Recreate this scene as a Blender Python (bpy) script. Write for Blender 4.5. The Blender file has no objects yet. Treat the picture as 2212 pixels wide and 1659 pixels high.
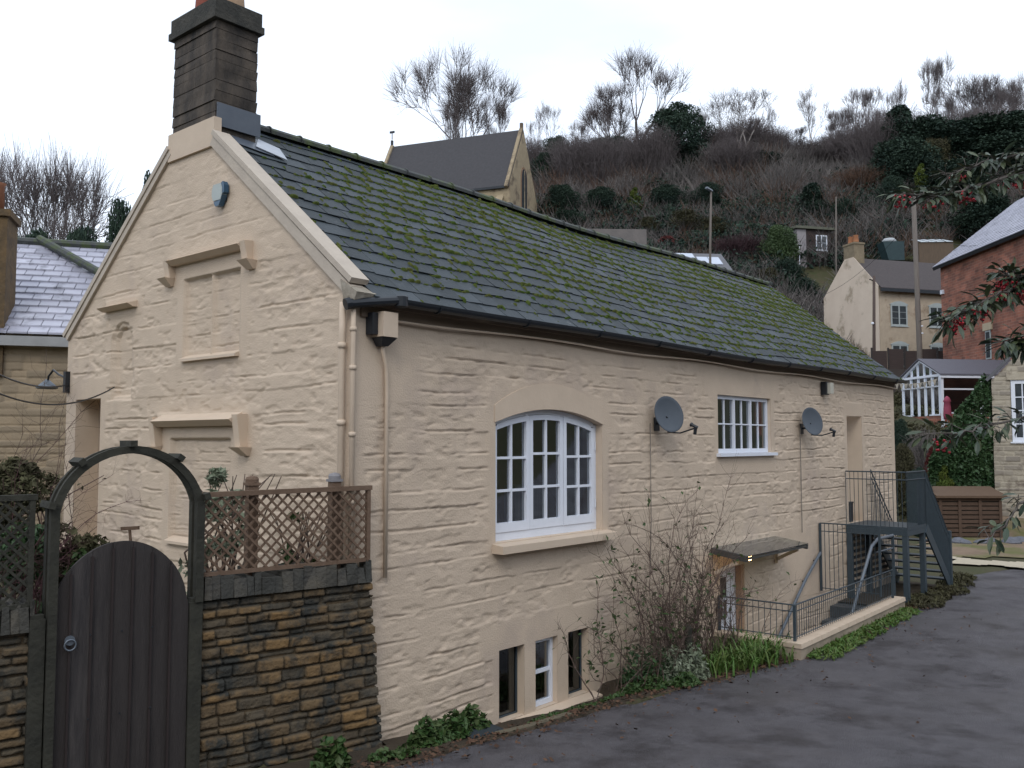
import bpy, math, random
import numpy as np
from mathutils import Vector, Matrix, noise as mnoise
R = math.radians
S = bpy.context.scene
col = S.collection
rng = np.random.default_rng(7)
random.seed(7)

# ------------------------------------------------------------ camera
# world: X runs along the cottage's long wall, Y along its gable, Z up; origin at the near corner
AZ, PITCH, FPX = R(40.5574), R(3.6787), 1952.0
CAM = np.array([-5.2477, -6.4165, 2.75])
cam_d = bpy.data.cameras.new("camera"); cam = bpy.data.objects.new("camera", cam_d); col.objects.link(cam)
cam.location = CAM; cam.rotation_euler = (R(90)+PITCH, 0, AZ-R(90))
cam_d.sensor_width = 36; cam_d.lens = 36*FPX/2212; cam_d.clip_start = .05; cam_d.clip_end = 2000
S.camera = cam

# ------------------------------------------------------------ sky, sun, exposure
w = bpy.data.worlds.new("World"); S.world = w; w.use_nodes = True
nt = w.node_tree; nt.nodes.clear()
def N(t, kind, **kw):
    n = t.nodes.new(kind)
    for k, v in kw.items():
        if hasattr(n, k): setattr(n, k, v)
        else: n.inputs[k].default_value = v
    return n
SUN_EL, SUN_AZ = R(42), R(215)      # sun_az: direction TOWARDS the sun measured from +X, anticlockwise
sky = N(nt, 'ShaderNodeTexSky'); sky.sky_type = 'NISHITA'; sky.sun_disc = False
sky.sun_elevation = SUN_EL; sky.sun_rotation = R(90)-SUN_AZ
tc = N(nt, 'ShaderNodeTexCoord'); mp = N(nt, 'ShaderNodeMapping'); mp.inputs['Scale'].default_value = (1.2, 1.2, 3.5)
nz = N(nt, 'ShaderNodeTexNoise'); nz.inputs['Scale'].default_value = 1.6; nz.inputs['Detail'].default_value = 5
cr = N(nt, 'ShaderNodeValToRGB'); cr.color_ramp.elements[0].position = .35; cr.color_ramp.elements[1].position = .62
cr.color_ramp.elements[0].color = (.70, .70, .70, 1); cr.color_ramp.elements[1].color = (1, 1, 1, 1)
mx = N(nt, 'ShaderNodeMix'); mx.data_type = 'RGBA'
mx.inputs[7].default_value = (8.3, 9.0, 10.1, 1)
bg = N(nt, 'ShaderNodeBackground'); bg.inputs['Strength'].default_value = .15
out = N(nt, 'ShaderNodeOutputWorld')
L = nt.links.new
L(tc.outputs['Generated'], mp.inputs['Vector']); L(mp.outputs['Vector'], nz.inputs['Vector']); L(nz.outputs['Fac'], cr.inputs['Fac'])
L(cr.outputs['Color'], mx.inputs[0]); L(sky.outputs['Color'], mx.inputs[6]); L(mx.outputs[2], bg.inputs['Color']); L(bg.outputs[0], out.inputs[0])
sd = bpy.data.lights.new("sun", 'SUN'); sd.energy = .9; sd.angle = R(25); sd.color = (1, .96, .9)
sun = bpy.data.objects.new("sun", sd); col.objects.link(sun)
sdir = Vector((math.cos(SUN_EL)*math.cos(SUN_AZ), math.cos(SUN_EL)*math.sin(SUN_AZ), math.sin(SUN_EL)))
sun.rotation_euler = sdir.to_track_quat('Z', 'Y').to_euler()
S.view_settings.view_transform = 'Standard'; S.view_settings.look = 'None'
S.view_settings.exposure = 0.0; S.view_settings.gamma = 1

# ------------------------------------------------------------ helpers
def at(px, py, F):
    """point seen at photo position (px,py; 2212 wide) at forward distance F"""
    a = (px-1106)/FPX; b = -(py-829.5)/FPX
    f = math.cos(PITCH)-b*math.sin(PITCH); u = math.sin(PITCH)+b*math.cos(PITCH)
    k = F/f
    return rf(a*k, F, 2.75+u*k)
def rf(r, f, z=0.0):
    """camera-facing ground frame: r metres to the right, f metres ahead -> world"""
    return np.array([CAM[0]+r*math.sin(AZ)+f*math.cos(AZ), CAM[1]-r*math.cos(AZ)+f*math.sin(AZ), z])
def FR(x, y):
    dx, dy = x-CAM[0], y-CAM[1]
    return dx*math.cos(AZ)+dy*math.sin(AZ), dx*math.sin(AZ)-dy*math.cos(AZ)

_lat = {}
def vn(x, y, seed=0):
    """smooth value noise 0..1"""
    if seed not in _lat: _lat[seed] = np.random.default_rng(1000+seed).random((256, 256))
    t = _lat[seed]; x = np.asarray(x, float); y = np.asarray(y, float)
    xi = np.floor(x).astype(int); yi = np.floor(y).astype(int); fx = x-xi; fy = y-yi
    fx = fx*fx*(3-2*fx); fy = fy*fy*(3-2*fy)
    a = t[xi % 256, yi % 256]; b = t[(xi+1) % 256, yi % 256]; c = t[xi % 256, (yi+1) % 256]; d = t[(xi+1) % 256, (yi+1) % 256]
    return (a*(1-fx)+b*fx)*(1-fy)+(c*(1-fx)+d*fx)*fy
def fbm(x, y, seed=0, o=4):
    s = 0; a = .5; tot = 0
    for k in range(o): s = s+a*vn(x*2**k, y*2**k, seed+k); tot += a; a *= .5
    return s/tot
def sstep(a, b, x):
    t = np.clip((x-a)/(b-a), 0, 1); return t*t*(3-2*t)

def tag(o, label=None, cat=None, group=None, kind=None):
    if label: o['label'] = label
    if cat: o['category'] = cat
    if group: o['group'] = group
    if kind: o['kind'] = kind
    return o
def thing(name, label, cat, loc=(0, 0, 0), rz=0, group=None):
    o = bpy.data.objects.new(name, None); col.objects.link(o); o.location = loc; o.rotation_euler = (0, 0, rz)
    o.empty_display_size = .3
    return tag(o, label, cat, group)
def link_mesh(name, me, mat, parent=None, smooth=False):
    o = bpy.data.objects.new(name, me); col.objects.link(o)
    if mat: me.materials.append(mat)
    me.polygons.foreach_set('use_smooth', [bool(smooth)]*len(me.polygons))
    if parent: o.parent = parent
    return o

class MB:
    def __init__(s): s.V = []; s.F = []; s.n = 0; s.A = []
    def add(s, V, F, a=None):
        V = np.asarray(V, float).reshape(-1, 3)
        for f in F: s.F.append((s.n+np.asarray(f)).reshape(1, -1))
        s.V.append(V); s.A.append(np.full(len(V), random.random() if a is None else a)); s.n += len(V)
    def arr(s, V, F, A=None):
        """F int array (m,k)"""
        V = np.asarray(V, float); s.F.append(np.asarray(F)+s.n); s.V.append(V)
        s.A.append(np.full(len(V), .5) if A is None else np.asarray(A, float)); s.n += len(V)
    def box(s, x0, x1, y0, y1, z0, z1, a=None):
        x0, x1 = sorted((x0, x1)); y0, y1 = sorted((y0, y1)); z0, z1 = sorted((z0, z1))
        V = [(x, y, z) for z in (z0, z1) for (x, y) in ((x0, y0), (x1, y0), (x1, y1), (x0, y1))]
        s.add(V, [(3, 2, 1, 0), (4, 5, 6, 7), (0, 1, 5, 4), (1, 2, 6, 5), (2, 3, 7, 6), (3, 0, 4, 7)], a)
    def hexa(s, V8, a=None):
        s.add(V8, [(3, 2, 1, 0), (4, 5, 6, 7), (0, 1, 5, 4), (1, 2, 6, 5), (2, 3, 7, 6), (3, 0, 4, 7)], a)
    def beam(s, p, q, w, h, up=(0, 0, 1), a=None):
        """rectangular bar from p to q: w sideways, h along up"""
        p = np.array(p, float); q = np.array(q, float); d = q-p; d /= np.linalg.norm(d)
        u = np.array(up, float); sd_ = np.cross(d, u)
        if np.linalg.norm(sd_) < 1e-6: sd_ = np.cross(d, (1, 0, 0))
        sd_ /= np.linalg.norm(sd_); u = np.cross(sd_, d)
        V = [c+sx*sd_*w/2+sy*u*h/2 for c in (p, q) for sx, sy in ((-1, -1), (1, -1), (1, 1), (-1, 1))]
        s.hexa(V, a)
    def prism(s, poly, n, d, a=None):
        """poly: 3D points in a plane, extruded by vector n*d"""
        P = np.asarray(poly, float); Q = P+np.asarray(n, float)*d; k = len(P)
        F = [tuple(range(k))[::-1], tuple(range(k, 2*k))]+[(i, (i+1) % k, k+(i+1) % k, k+i) for i in range(k)]
        s.add(np.vstack([P, Q]), F, a)
    def tube(s, pts, r, k=8, caps=True, a=None):
        pts = np.asarray(pts, float); n = len(pts); r = np.broadcast_to(r, (n,))
        T = np.gradient(pts, axis=0); T /= np.linalg.norm(T, axis=1)[:, None]+1e-12
        u = np.cross(T[0], (0, 0, 1.)); 
        if np.linalg.norm(u) < .05: u = np.cross(T[0], (0, 1., 0))
        V = []
        for i in range(n):
            u = u-T[i]*np.dot(u, T[i]); u /= np.linalg.norm(u)+1e-12; v = np.cross(T[i], u)
            for j in range(k):
                t = 2*math.pi*j/k; V.append(pts[i]+r[i]*(math.cos(t)*u+math.sin(t)*v))
        F = [(i*k+j, i*k+(j+1) % k, (i+1)*k+(j+1) % k, (i+1)*k+j) for i in range(n-1) for j in range(k)]
        if caps: F += [tuple(range(k))[::-1], tuple((n-1)*k+j for j in range(k))]
        s.add(V, F, a)
    def lathe(s, c, prof, k=16, a=None, axis=None):
        """prof: list of (radius, height) about c"""
        V = []; n = len(prof)
        for r, h in prof:
            for j in range(k):
                t = 2*math.pi*j/k; V.append((r*math.cos(t), r*math.sin(t), h))
        V = np.array(V)
        if axis is not None:
            q = Vector((0, 0, 1)).rotation_difference(Vector(axis)).to_matrix(); V = V@np.array(q).T
        F = [(i*k+j, i*k+(j+1) % k, (i+1)*k+(j+1) % k, (i+1)*k+j) for i in range(n-1) for j in range(k)]
        F += [tuple(range(k))[::-1], tuple((n-1)*k+j for j in range(k))]
        s.add(V+np.array(c), F, a)
    def build(s, name, mat, parent=None, smooth=False):
        V = np.concatenate(s.V).astype(np.float32); me = bpy.data.meshes.new(name)
        groups = s.F; nl = sum(f.size for f in groups); npoly = sum(f.shape[0] for f in groups)
        me.vertices.add(len(V)); me.vertices.foreach_set('co', V.ravel())
        me.loops.add(nl); me.loops.foreach_set('vertex_index', np.concatenate([f.ravel() for f in groups]).astype(np.int32))
        me.polygons.add(npoly)
        tot = np.concatenate([np.full(f.shape[0], f.shape[1]) for f in groups]); st = np.concatenate([[0], np.cumsum(tot)[:-1]])
        me.polygons.foreach_set('loop_start', st.astype(np.int32)); me.polygons.foreach_set('loop_total', tot.astype(np.int32))
        me.update(calc_edges=True)
        at_ = me.attributes.new('var', 'FLOAT', 'POINT'); at_.data.foreach_set('value', np.concatenate(s.A).astype(np.float32))
        me.validate()
        return link_mesh(name, me, mat, parent, smooth)

# ------------------------------------------------------------ materials
_m = {}
def mat(name, c, c2=None, rough=.8, scale=4., var=None, bump=0., bscale=30., spec=.3, metal=0., stretch=(1, 1, 1), mid=.5, wid=.25, c3=None, c3s=1.5, c3p=.6, detail=6., trans=0.):
    """base colour c..c2 mixed by noise; var=(colour) mixed in by the 'var' attribute; c3 = larger patches"""
    if name in _m: return _m[name]
    m = bpy.data.materials.new(name); m.use_nodes = True; t = m.node_tree; b = t.nodes['Principled BSDF']; l = t.links.new
    b.inputs['Roughness'].default_value = rough; b.inputs['Specular IOR Level'].default_value = spec; b.inputs['Metallic'].default_value = metal
    tcn = N(t, 'ShaderNodeTexCoord'); mpn = N(t, 'ShaderNodeMapping'); mpn.inputs['Scale'].default_value = stretch
    l(tcn.outputs['Object'], mpn.inputs['Vector'])
    c2 = c2 or tuple(x*.75 for x in c)
    n1 = N(t, 'ShaderNodeTexNoise'); n1.inputs['Scale'].default_value = scale; n1.inputs['Detail'].default_value = min(detail, 14); n1.inputs['Roughness'].default_value = .6
    l(mpn.outputs[0], n1.inputs['Vector'])
    r = N(t, 'ShaderNodeValToRGB'); r.color_ramp.elements[0].position = mid-wid; r.color_ramp.elements[1].position = mid+wid
    r.color_ramp.elements[0].color = (*c, 1); r.color_ramp.elements[1].color = (*c2, 1); l(n1.outputs['Fac'], r.inputs[0])
    cur = r.outputs[0]
    if var is not None:
        va = N(t, 'ShaderNodeAttribute'); va.attribute_name = 'var'
        q = N(t, 'ShaderNodeMix'); q.data_type = 'RGBA'; l(va.outputs['Fac'], q.inputs[0]); l(cur, q.inputs[6]); q.inputs[7].default_value = (*var, 1); cur = q.outputs[2]
    if c3 is not None:
        n3 = N(t, 'ShaderNodeTexNoise'); n3.inputs['Scale'].default_value = c3s; n3.inputs['Detail'].default_value = 7; n3.inputs['Roughness'].default_value = .65
        l(mpn.outputs[0], n3.inputs['Vector'])
        mr = N(t, 'ShaderNodeMapRange'); mr.inputs['From Min'].default_value = c3p-.06; mr.inputs['From Max'].default_value = c3p+.08; l(n3.outputs['Fac'], mr.inputs['Value'])
        q = N(t, 'ShaderNodeMix'); q.data_type = 'RGBA'; l(mr.outputs[0], q.inputs[0]); l(cur, q.inputs[6]); q.inputs[7].default_value = (*c3, 1); cur = q.outputs[2]
    l(cur, b.inputs['Base Color'])
    if bump:
        n2 = N(t, 'ShaderNodeTexNoise'); n2.inputs['Scale'].default_value = bscale; n2.inputs['Detail'].default_value = 6; l(mpn.outputs[0], n2.inputs['Vector'])
        bp = N(t, 'ShaderNodeBump'); bp.inputs['Strength'].default_value = bump; bp.inputs['Distance'].default_value = .02
        l(n2.outputs['Fac'], bp.inputs['Height']); l(bp.outputs[0], b.inputs['Normal'])
    if trans: b.inputs['Transmission Weight'].default_value = trans
    _m[name] = m; return m
def glass_mat(name, tint=(.75, .8, .8), refl=.12):
    if name in _m: return _m[name]
    m = bpy.data.materials.new(name); m.use_nodes = True; t = m.node_tree; t.nodes.clear(); l = t.links.new
    o = N(t, 'ShaderNodeOutputMaterial'); g = N(t, 'ShaderNodeBsdfGlossy'); g.inputs['Roughness'].default_value = .03; g.inputs['Color'].default_value = (.9, .95, 1, 1)
    tr = N(t, 'ShaderNodeBsdfTransparent'); tr.inputs['Color'].default_value = (*tint, 1)
    fr = N(t, 'ShaderNodeFresnel'); fr.inputs['IOR'].default_value = 1.5; ad = N(t, 'ShaderNodeMath'); ad.operation = 'ADD'; ad.inputs[1].default_value = refl; ad.use_clamp = True
    mxs = N(t, 'ShaderNodeMixShader'); l(fr.outputs[0], ad.inputs[0]); l(ad.outputs[0], mxs.inputs[0]); l(tr.outputs[0], mxs.inputs[1]); l(g.outputs[0], mxs.inputs[2])
    tcn = N(t, 'ShaderNodeTexCoord'); n2 = N(t, 'ShaderNodeTexNoise'); n2.inputs['Scale'].default_value = 3; l(tcn.outputs['Object'], n2.inputs['Vector'])
    bp = N(t, 'ShaderNodeBump'); bp.inputs['Strength'].default_value = .06; l(n2.outputs['Fac'], bp.inputs['Height']); l(bp.outputs[0], g.inputs['Normal'])
    l(mxs.outputs[0], o.inputs[0]); _m[name] = m; return m
def emit_mat(name, c, s):
    m = bpy.data.materials.new(name); m.use_nodes = True; b = m.node_tree.nodes['Principled BSDF']
    b.inputs['Emission Color'].default_value = (*c, 1); b.inputs['Emission Strength'].default_value = s; return m
PAINT = (.605, .487, .375); PAINT2 = (.525, .42, .32)
M_wall = mat('painted_stone', PAINT, PAINT2, .75, 2.2, bump=.35, bscale=60, c3=(.47, .375, .30), c3s=.8, c3p=.60)
M_plaster = mat('painted_plaster', PAINT, PAINT2, .7, 3, bump=.12, bscale=25)
M_trim = mat('painted_trim', (.62, .50, .385), (.55, .44, .335), .6, 4, bump=.1, bscale=40)
M_slate = mat('slate', (.012, .018, .022), (.026, .035, .040), .62, 6, var=(.048, .060, .070), bump=.3, bscale=25, spec=.3, c3=(.16, .17, .17), c3s=11, c3p=.69)
M_moss = mat('moss', (.038, .070, .014), (.075, .11, .022), .95, 8, var=(.095, .10, .032), bump=.6, bscale=120, spec=.05)
M_ridge = mat('ridge_tile', (.035, .038, .042), (.07, .075, .07), .6, 6, bump=.4, bscale=30, c3=(.06, .08, .03), c3s=5, c3p=.52)
M_lead = mat('lead', (.06, .075, .10), (.09, .105, .13), .4, 5, spec=.5)
M_leadw = mat('lead_sheen', (.42, .45, .50), (.3, .33, .38), .35, 5)  # sheen of the lead sheet, given as a pale colour
M_chim = mat('sooty_stone', (.020, .020, .021), (.105, .085, .068), .9, 3.2, bump=.6, bscale=25, stretch=(1.6, 1.6, .6), mid=.48, wid=.2)
M_white = mat('white_paint', (.74, .77, .84), (.68, .71, .78), .4, 5)
M_black = mat('black_plastic', (.012, .015, .02), (.02, .024, .03), .4, 5, spec=.4)
M_steel = mat('grey_paint_steel', (.035, .05, .062), (.05, .07, .085), .45, 8, spec=.4)
M_galv = mat('galvanised', (.16, .18, .21), (.11, .13, .15), .45, 12, metal=.4)
M_dish = mat('dish_grey', (.07, .085, .105), (.085, .10, .12), .5, 5)
M_glass = glass_mat('window_glass', (.7, .76, .78), .2)
M_cutglass = glass_mat('canopy_glass', (.40, .43, .32), .16)
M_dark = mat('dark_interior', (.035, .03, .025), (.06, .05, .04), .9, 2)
M_road = mat('asphalt', (.088, .082, .089), (.138, .130, .140), .55, 3.5, bump=1.6, bscale=85, c3=(.060, .054, .058), c3s=1.3, c3p=.56, detail=14)
def damp(m):
    t = m.node_tree; b = t.nodes['Principled BSDF']; n = N(t, 'ShaderNodeTexNoise'); n.inputs['Scale'].default_value = .7; n.inputs['Detail'].default_value = 8; tc_ = N(t, 'ShaderNodeTexCoord'); t.links.new(tc_.outputs['Object'], n.inputs['Vector'])
    mr = N(t, 'ShaderNodeMapRange'); mr.inputs['From Min'].default_value = .4; mr.inputs['From Max'].default_value = .62; mr.inputs['To Min'].default_value = .38; mr.inputs['To Max'].default_value = .8; t.links.new(n.outputs['Fac'], mr.inputs['Value']); t.links.new(mr.outputs[0], b.inputs['Roughness'])
damp(M_road)
M_ground = mat('earth_grass', (.045, .055, .02), (.07, .055, .032), .95, 1.3, bump=.8, bscale=18, detail=9)
M_soil = mat('verge_soil', (.035, .026, .018), (.06, .045, .028), .95, 5, bump=1, bscale=30)
M_stone = mat('cotswold_stone', (.062, .056, .046), (.115, .09, .058), .95, 7, var=(.20, .12, .05), bump=.8, bscale=35, c3=(.04, .04, .035), c3s=3.2, c3p=.53)
M_cope = mat('dark_coping_stone', (.045, .045, .045), (.12, .105, .08), .95, 7, var=(.05, .05, .045), bump=.8, bscale=35)
M_woodd = mat('dark_gate_wood', (.024, .022, .024), (.082, .072, .068), .75, 3, var=(.036, .030, .028), bump=.5, bscale=25, stretch=(9, 9, .8))
M_wood = mat('brown_wood', (.12, .075, .05), (.17, .115, .08), .8, 6, bump=.4, bscale=30, stretch=(1, 1, 1))
M_binwood = mat('bin_wood', (.075, .048, .034), (.11, .07, .05), .85, 6, bump=.4, bscale=30)
M_arch = mat('weathered_wood', (.022, .022, .018), (.05, .048, .036), .85, 5, bump=.5, bscale=25)
M_bark = mat('bark', (.09, .08, .075), (.05, .043, .042), .95, 2)
M_twig = mat('twigs', (.15, .13, .13), (.105, .088, .088), .95, 2)
M_birch = mat('pale_bark', (.36, .33, .30), (.22, .19, .18), .9, 1.5)

# ------------------------------------------------------------ terrain height
DK = [0, 29, 34, 46, 56, 65, 78, 87, 96, 106, 118, 135, 200, 400]
ZK = [0, 0, 1.4, 3.7, 5.6, 8.2, 14.5, 20.5, 27.0, 33.2, 39, 43, 51, 60]
def hill(x, y):
    dx = np.asarray(x, float)-CAM[0]; dy = np.asarray(y, float)-CAM[1]; Fh = dx*math.cos(AZ)+dy*math.sin(AZ); Rh = dx*math.sin(AZ)-dy*math.cos(AZ); d = np.hypot(Fh, Rh*(1-.55*sstep(0, 30, Fh)))
    a = np.degrees(AZ-np.arctan2(dy, dx)); a = (a+180) % 360-180
    k = np.interp(a, [-180, -70, -40, -28, -15, -8, 2, 30, 60, 110, 180], [.2, .25, .55, .60, .62, .72, 1.0, 1.02, .8, .3, .2])
    z = np.interp(d, DK, ZK)*k
    z = z+(fbm(x*.05+40, np.asarray(y)*.05+40, 20, 3)-.5)*4*sstep(50, 90, d)+(fbm(np.asarray(x)*.3+9, np.asarray(y)*.3+9, 26, 2)-.5)*.5*sstep(28, 40, d)
    z = z+9*sstep(-16, -34, np.asarray(y, float))+5*sstep(-34, -70, np.asarray(y, float))  # unseen bank behind the viewer, raised to block sky light on the front wall
    return z-.2
GA = R(-10); GD = np.array([math.cos(GA), math.sin(GA)]); GN = np.array([-GD[1], GD[0]]); GP = np.array([.40, -.15])
def zg(x, y):
    x = np.asarray(x, float); y = np.asarray(y, float)
    F, Rr = FR(x, y)
    near = np.interp(F, [-40, -10, 0, 7.3, 9, 11.5], [6, 2.6, 1.15, .10, -.05, -.2])
    z = np.maximum(near, -.2)+hill(x, y)+.2
    z = z-.13*sstep(1.6, 1.95, x)*sstep(4.0, 3.7, x)*sstep(-.62, -.40, y)
    side = (x-GP[0])*GN[0]+(y-GP[1])*GN[1]
    terr = sstep(.2, .45, side)*sstep(.35, .0, x)*sstep(-40, -20, -y)
    return z*(1-terr)+terr*np.maximum(1.0, z)
EDGE = [(-14, 1.2), (-3, .05), (-1, -.45), (-.04, -.66), (.83, -.63), (1.75, -.68), (3.04, -.66), (4.5, -.84), (6.74, -1.16), (7.53, -1.36), (11.74, -1.2), (14, -1.35), (16.9, -.9), (19.3, -1.5), (23, -2.6), (30, -5), (40, -9)]
def yedge(x): return np.interp(x, [e[0] for e in EDGE], [e[1] for e in EDGE])
WELL = (6.85, 11.45, -1.05, 0.0)

def grid_mesh(name, xs, ys, zf, m, keep=None, parent=None, smooth=True, A=None):
    X, Y = np.meshgrid(xs, ys, indexing='ij'); Z = zf(X, Y); nx, ny = X.shape
    V = np.stack([X, Y, Z], -1).reshape(-1, 3); idx = np.arange(nx*ny).reshape(nx, ny)
    F = np.stack([idx[:-1, :-1], idx[1:, :-1], idx[1:, 1:], idx[:-1, 1:]], -1)
    if keep is not None:
        Xc = (X[:-1, :-1]+X[1:, 1:])/2; Yc = (Y[:-1, :-1]+Y[1:, 1:])/2; F = F[keep(Xc, Yc)]
    b = MB(); b.arr(V, F.reshape(-1, 4), None if A is None else A(X, Y).ravel()); return b.build(name, m, parent, smooth)

def lines(a, b, fine, lo=-420, hi=460, extra=()):
    v = list(np.arange(a, b, fine)); s = fine; x = b
    while x < hi: v.append(x); s *= 1.09; x += s
    s = fine; x = a-fine
    while x > lo: v.append(x); s *= 1.09; x -= s
    v = [q for q in v if all(abs(q-e) > fine*.4 for e in extra)]+list(extra)
    return np.array(sorted(v))
xs = lines(-9, 26, .22, extra=(.3, 14.7, WELL[0], WELL[1])); ys = lines(-7, 9, .22, extra=(.3, 5.6, WELL[2], WELL[3]))
def gz(x, y):
    z = zg(x, y); rd = (y < yedge(x)-.15)&(FR(x, y)[0] < 60); return z-np.where(rd, .05, 0)+(fbm(x*1.3, y*1.3, 3, 3)-.5)*.05*(~rd)
def gk(x, y):
    well = (x > WELL[0])&(x < WELL[1])&(y > WELL[2])&(y < WELL[3])
    hs = (x > .3)&(x < 14.7)&(y > .3)&(y < 5.6)
    return ~(well | hs)
ground = grid_mesh('ground', xs, ys, gz, M_ground, gk); tag(ground, kind='structure')
# road: sheet from the verge edge towards and past the viewer
def build_road():
    X = np.concatenate([np.arange(-14, 20, .12), np.arange(20, 40, .5)]); t = np.concatenate([np.linspace(0, .3, 12), np.linspace(.34, 5, 50), np.linspace(5.3, 16, 14)])
    E = yedge(X); e = E+(fbm(X*2.2, X*0, 31, 3)-.5)*.22
    YY = e[:, None]-t[None, :]; XX = np.repeat(X[:, None], len(t), 1)
    Z = zg(XX, YY)+.006+(fbm(XX*.7, YY*.7, 33, 3)-.5)*.03-.03*np.exp(-t[None, :]/.05)
    idx = np.arange(XX.size).reshape(XX.shape); F = np.stack([idx[:-1, :-1], idx[:-1, 1:], idx[1:, 1:], idx[1:, :-1]], -1).reshape(-1, 4)
    b = MB(); b.arr(np.stack([XX, YY, Z], -1).reshape(-1, 3), F[:, ::-1]); return tag(b.build('road', M_road, None, True), kind='structure')
build_road()
# verge soil strip between wall foot and road
xs_v = np.arange(-3.5, 14.9, .08)
def build_verge():
    t = np.linspace(0, 1, 14); E = yedge(xs_v)-.10
    side0 = np.where(xs_v < .4, GP[1]+(xs_v-GP[0])*math.tan(GA)-.01, .02)
    YY = side0[:, None]*(1-t)[None]+E[:, None]*t[None]; XX = np.repeat(xs_v[:, None], 14, 1)
    Z = zg(XX, YY)+.02+(fbm(XX*3, YY*3, 41, 4)-.45)*.10*np.sin(np.pi*np.clip(t*1.1, 0, 1))[None]-.035*(t > .97)[None]
    idx = np.arange(XX.size).reshape(XX.shape); F = np.stack([idx[:-1, :-1], idx[:-1, 1:], idx[1:, 1:], idx[1:, :-1]], -1)
    xc = XX[:-1, :-1]; yc = YY[:-1, 1:]; kp = ~((xc > WELL[0]-.1)&(xc < WELL[1]))
    b = MB(); b.arr(np.stack([XX, YY, Z], -1).reshape(-1, 3), F[kp][:, ::-1]); return tag(b.build('verge', M_soil, None, True), kind='structure')
build_verge()

# ------------------------------------------------------------ rubble walls as displaced grids
def stones(U, V, seed, ch, sw, warp=.03):
    """returns (distance to bed joint, distance to head joint, random id)"""
    g = np.random.default_rng(seed); u0, u1, v0, v1 = U.min()-1, U.max()+1, V.min()-1, V.max()+1
    Vw = V+(fbm(U*.45+3, V*.6, seed+50, 3)-.5)*warp*3.4+(vn(U*4, V*5, seed+57)-.5)*warp*.5+(vn(U*17, V*9, seed+58)-.5)*warp*.28
    Uw = U+(vn(U*6, V*6, seed+60)-.5)*warp
    cb = [v0-.2]
    while cb[-1] < v1+.3: cb.append(cb[-1]+g.uniform(*ch))
    cb = np.array(cb); ci = np.clip(np.searchsorted(cb, Vw)-1, 0, len(cb)-2)
    dh = np.minimum(Vw-cb[ci], cb[ci+1]-Vw); dv = np.full(U.shape, 9.); rid = np.zeros(U.shape)
    for c in np.unique(ci):
        sb = [u0-g.uniform(0, sw[1])]
        while sb[-1] < u1+1: sb.append(sb[-1]+g.uniform(*sw))
        sb = np.array(sb); m = ci == c; uu = Uw[m]; k = np.clip(np.searchsorted(sb, uu)-1, 0, len(sb)-2)
        dv[m] = np.minimum(uu-sb[k], sb[k+1]-uu); rid[m] = g.random(len(sb))[k]
    return dh, dv, rid
def rect_mask(U, V, u0, u1, v0, v1, soft=.03):
    """1 inside the rectangle fading to 0 outside"""
    return sstep(u0-soft, u0, U)*sstep(u1+soft, u1, U)*sstep(v0-soft, v0, V)*sstep(v1+soft, v1, V)
def wall_grid(name, parent, o, ud, vd, nd, ul, vl, hf, keep, m, var=None):
    U, V = np.meshgrid(ul, vl, indexing='ij'); res = hf(U, V); h, a = res if isinstance(res, tuple) else (res, np.full(U.shape, .5))
    P = np.array(o, float)+U[..., None]*np.array(ud)+V[..., None]*np.array(vd)+h[..., None]*np.array(nd)
    idx = np.arange(U.size).reshape(U.shape); F = np.stack([idx[:-1, :-1], idx[1:, :-1], idx[1:, 1:], idx[:-1, 1:]], -1)
    Uc = (U[:-1, :-1]+U[1:, 1:])/2; Vc = (V[:-1, :-1]+V[1:, 1:])/2; F = F[keep(Uc, Vc)]
    if np.dot(np.cross(ud, vd), nd) < 0: F = F[:, ::-1]
    b = MB(); b.arr(P.reshape(-1, 3), F, a.ravel()); return b.build(name, m, parent, True)
def gl(a, b, st, extra=()):
    v = np.arange(a, b+st*.5, st); v = [q for q in v if all(abs(q-e) > st*.45 for e in extra) and a < q < b]
    return np.array(sorted(set(v) | set(extra) | {a, b}))
def rubble_paint(U, V, seed, smooth, amp=1.0):
    dh, dv, rid = stones(U, V, seed, (.11, .27), (.28, .95), .03)
    m1 = sstep(.40, .56, fbm(U*2.6+7, V*3.5, seed+70, 3)); m2 = sstep(.45, .62, fbm(U*1.6, V*1.9, seed+74, 3))
    tilt = (((rid*37) % 1)-.5)*.010
    h = (rid-.5)*.014+tilt+(fbm(U*1.7, V*2.5, seed+80, 4)-.5)*.012+(fbm(U*9, V*17, seed+85, 3)-.5)*(.006+.020*m2)
    jw = .0065+.004*vn(U*3, V*3, seed+88)
    h = h-.026*np.exp(-(dh/jw)**2)*(m1*.9+.06)-.008*np.exp(-(dv/.008)**2)*(.25+.75*m2)
    h = h+.004*np.exp(-((dh-.022)/.013)**2)*m1
    pit = sstep(.60, .72, fbm(U*7, V*13, seed+90, 3)); h = h-pit*.013
    return (h-.004)*(1-smooth)*amp

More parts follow.
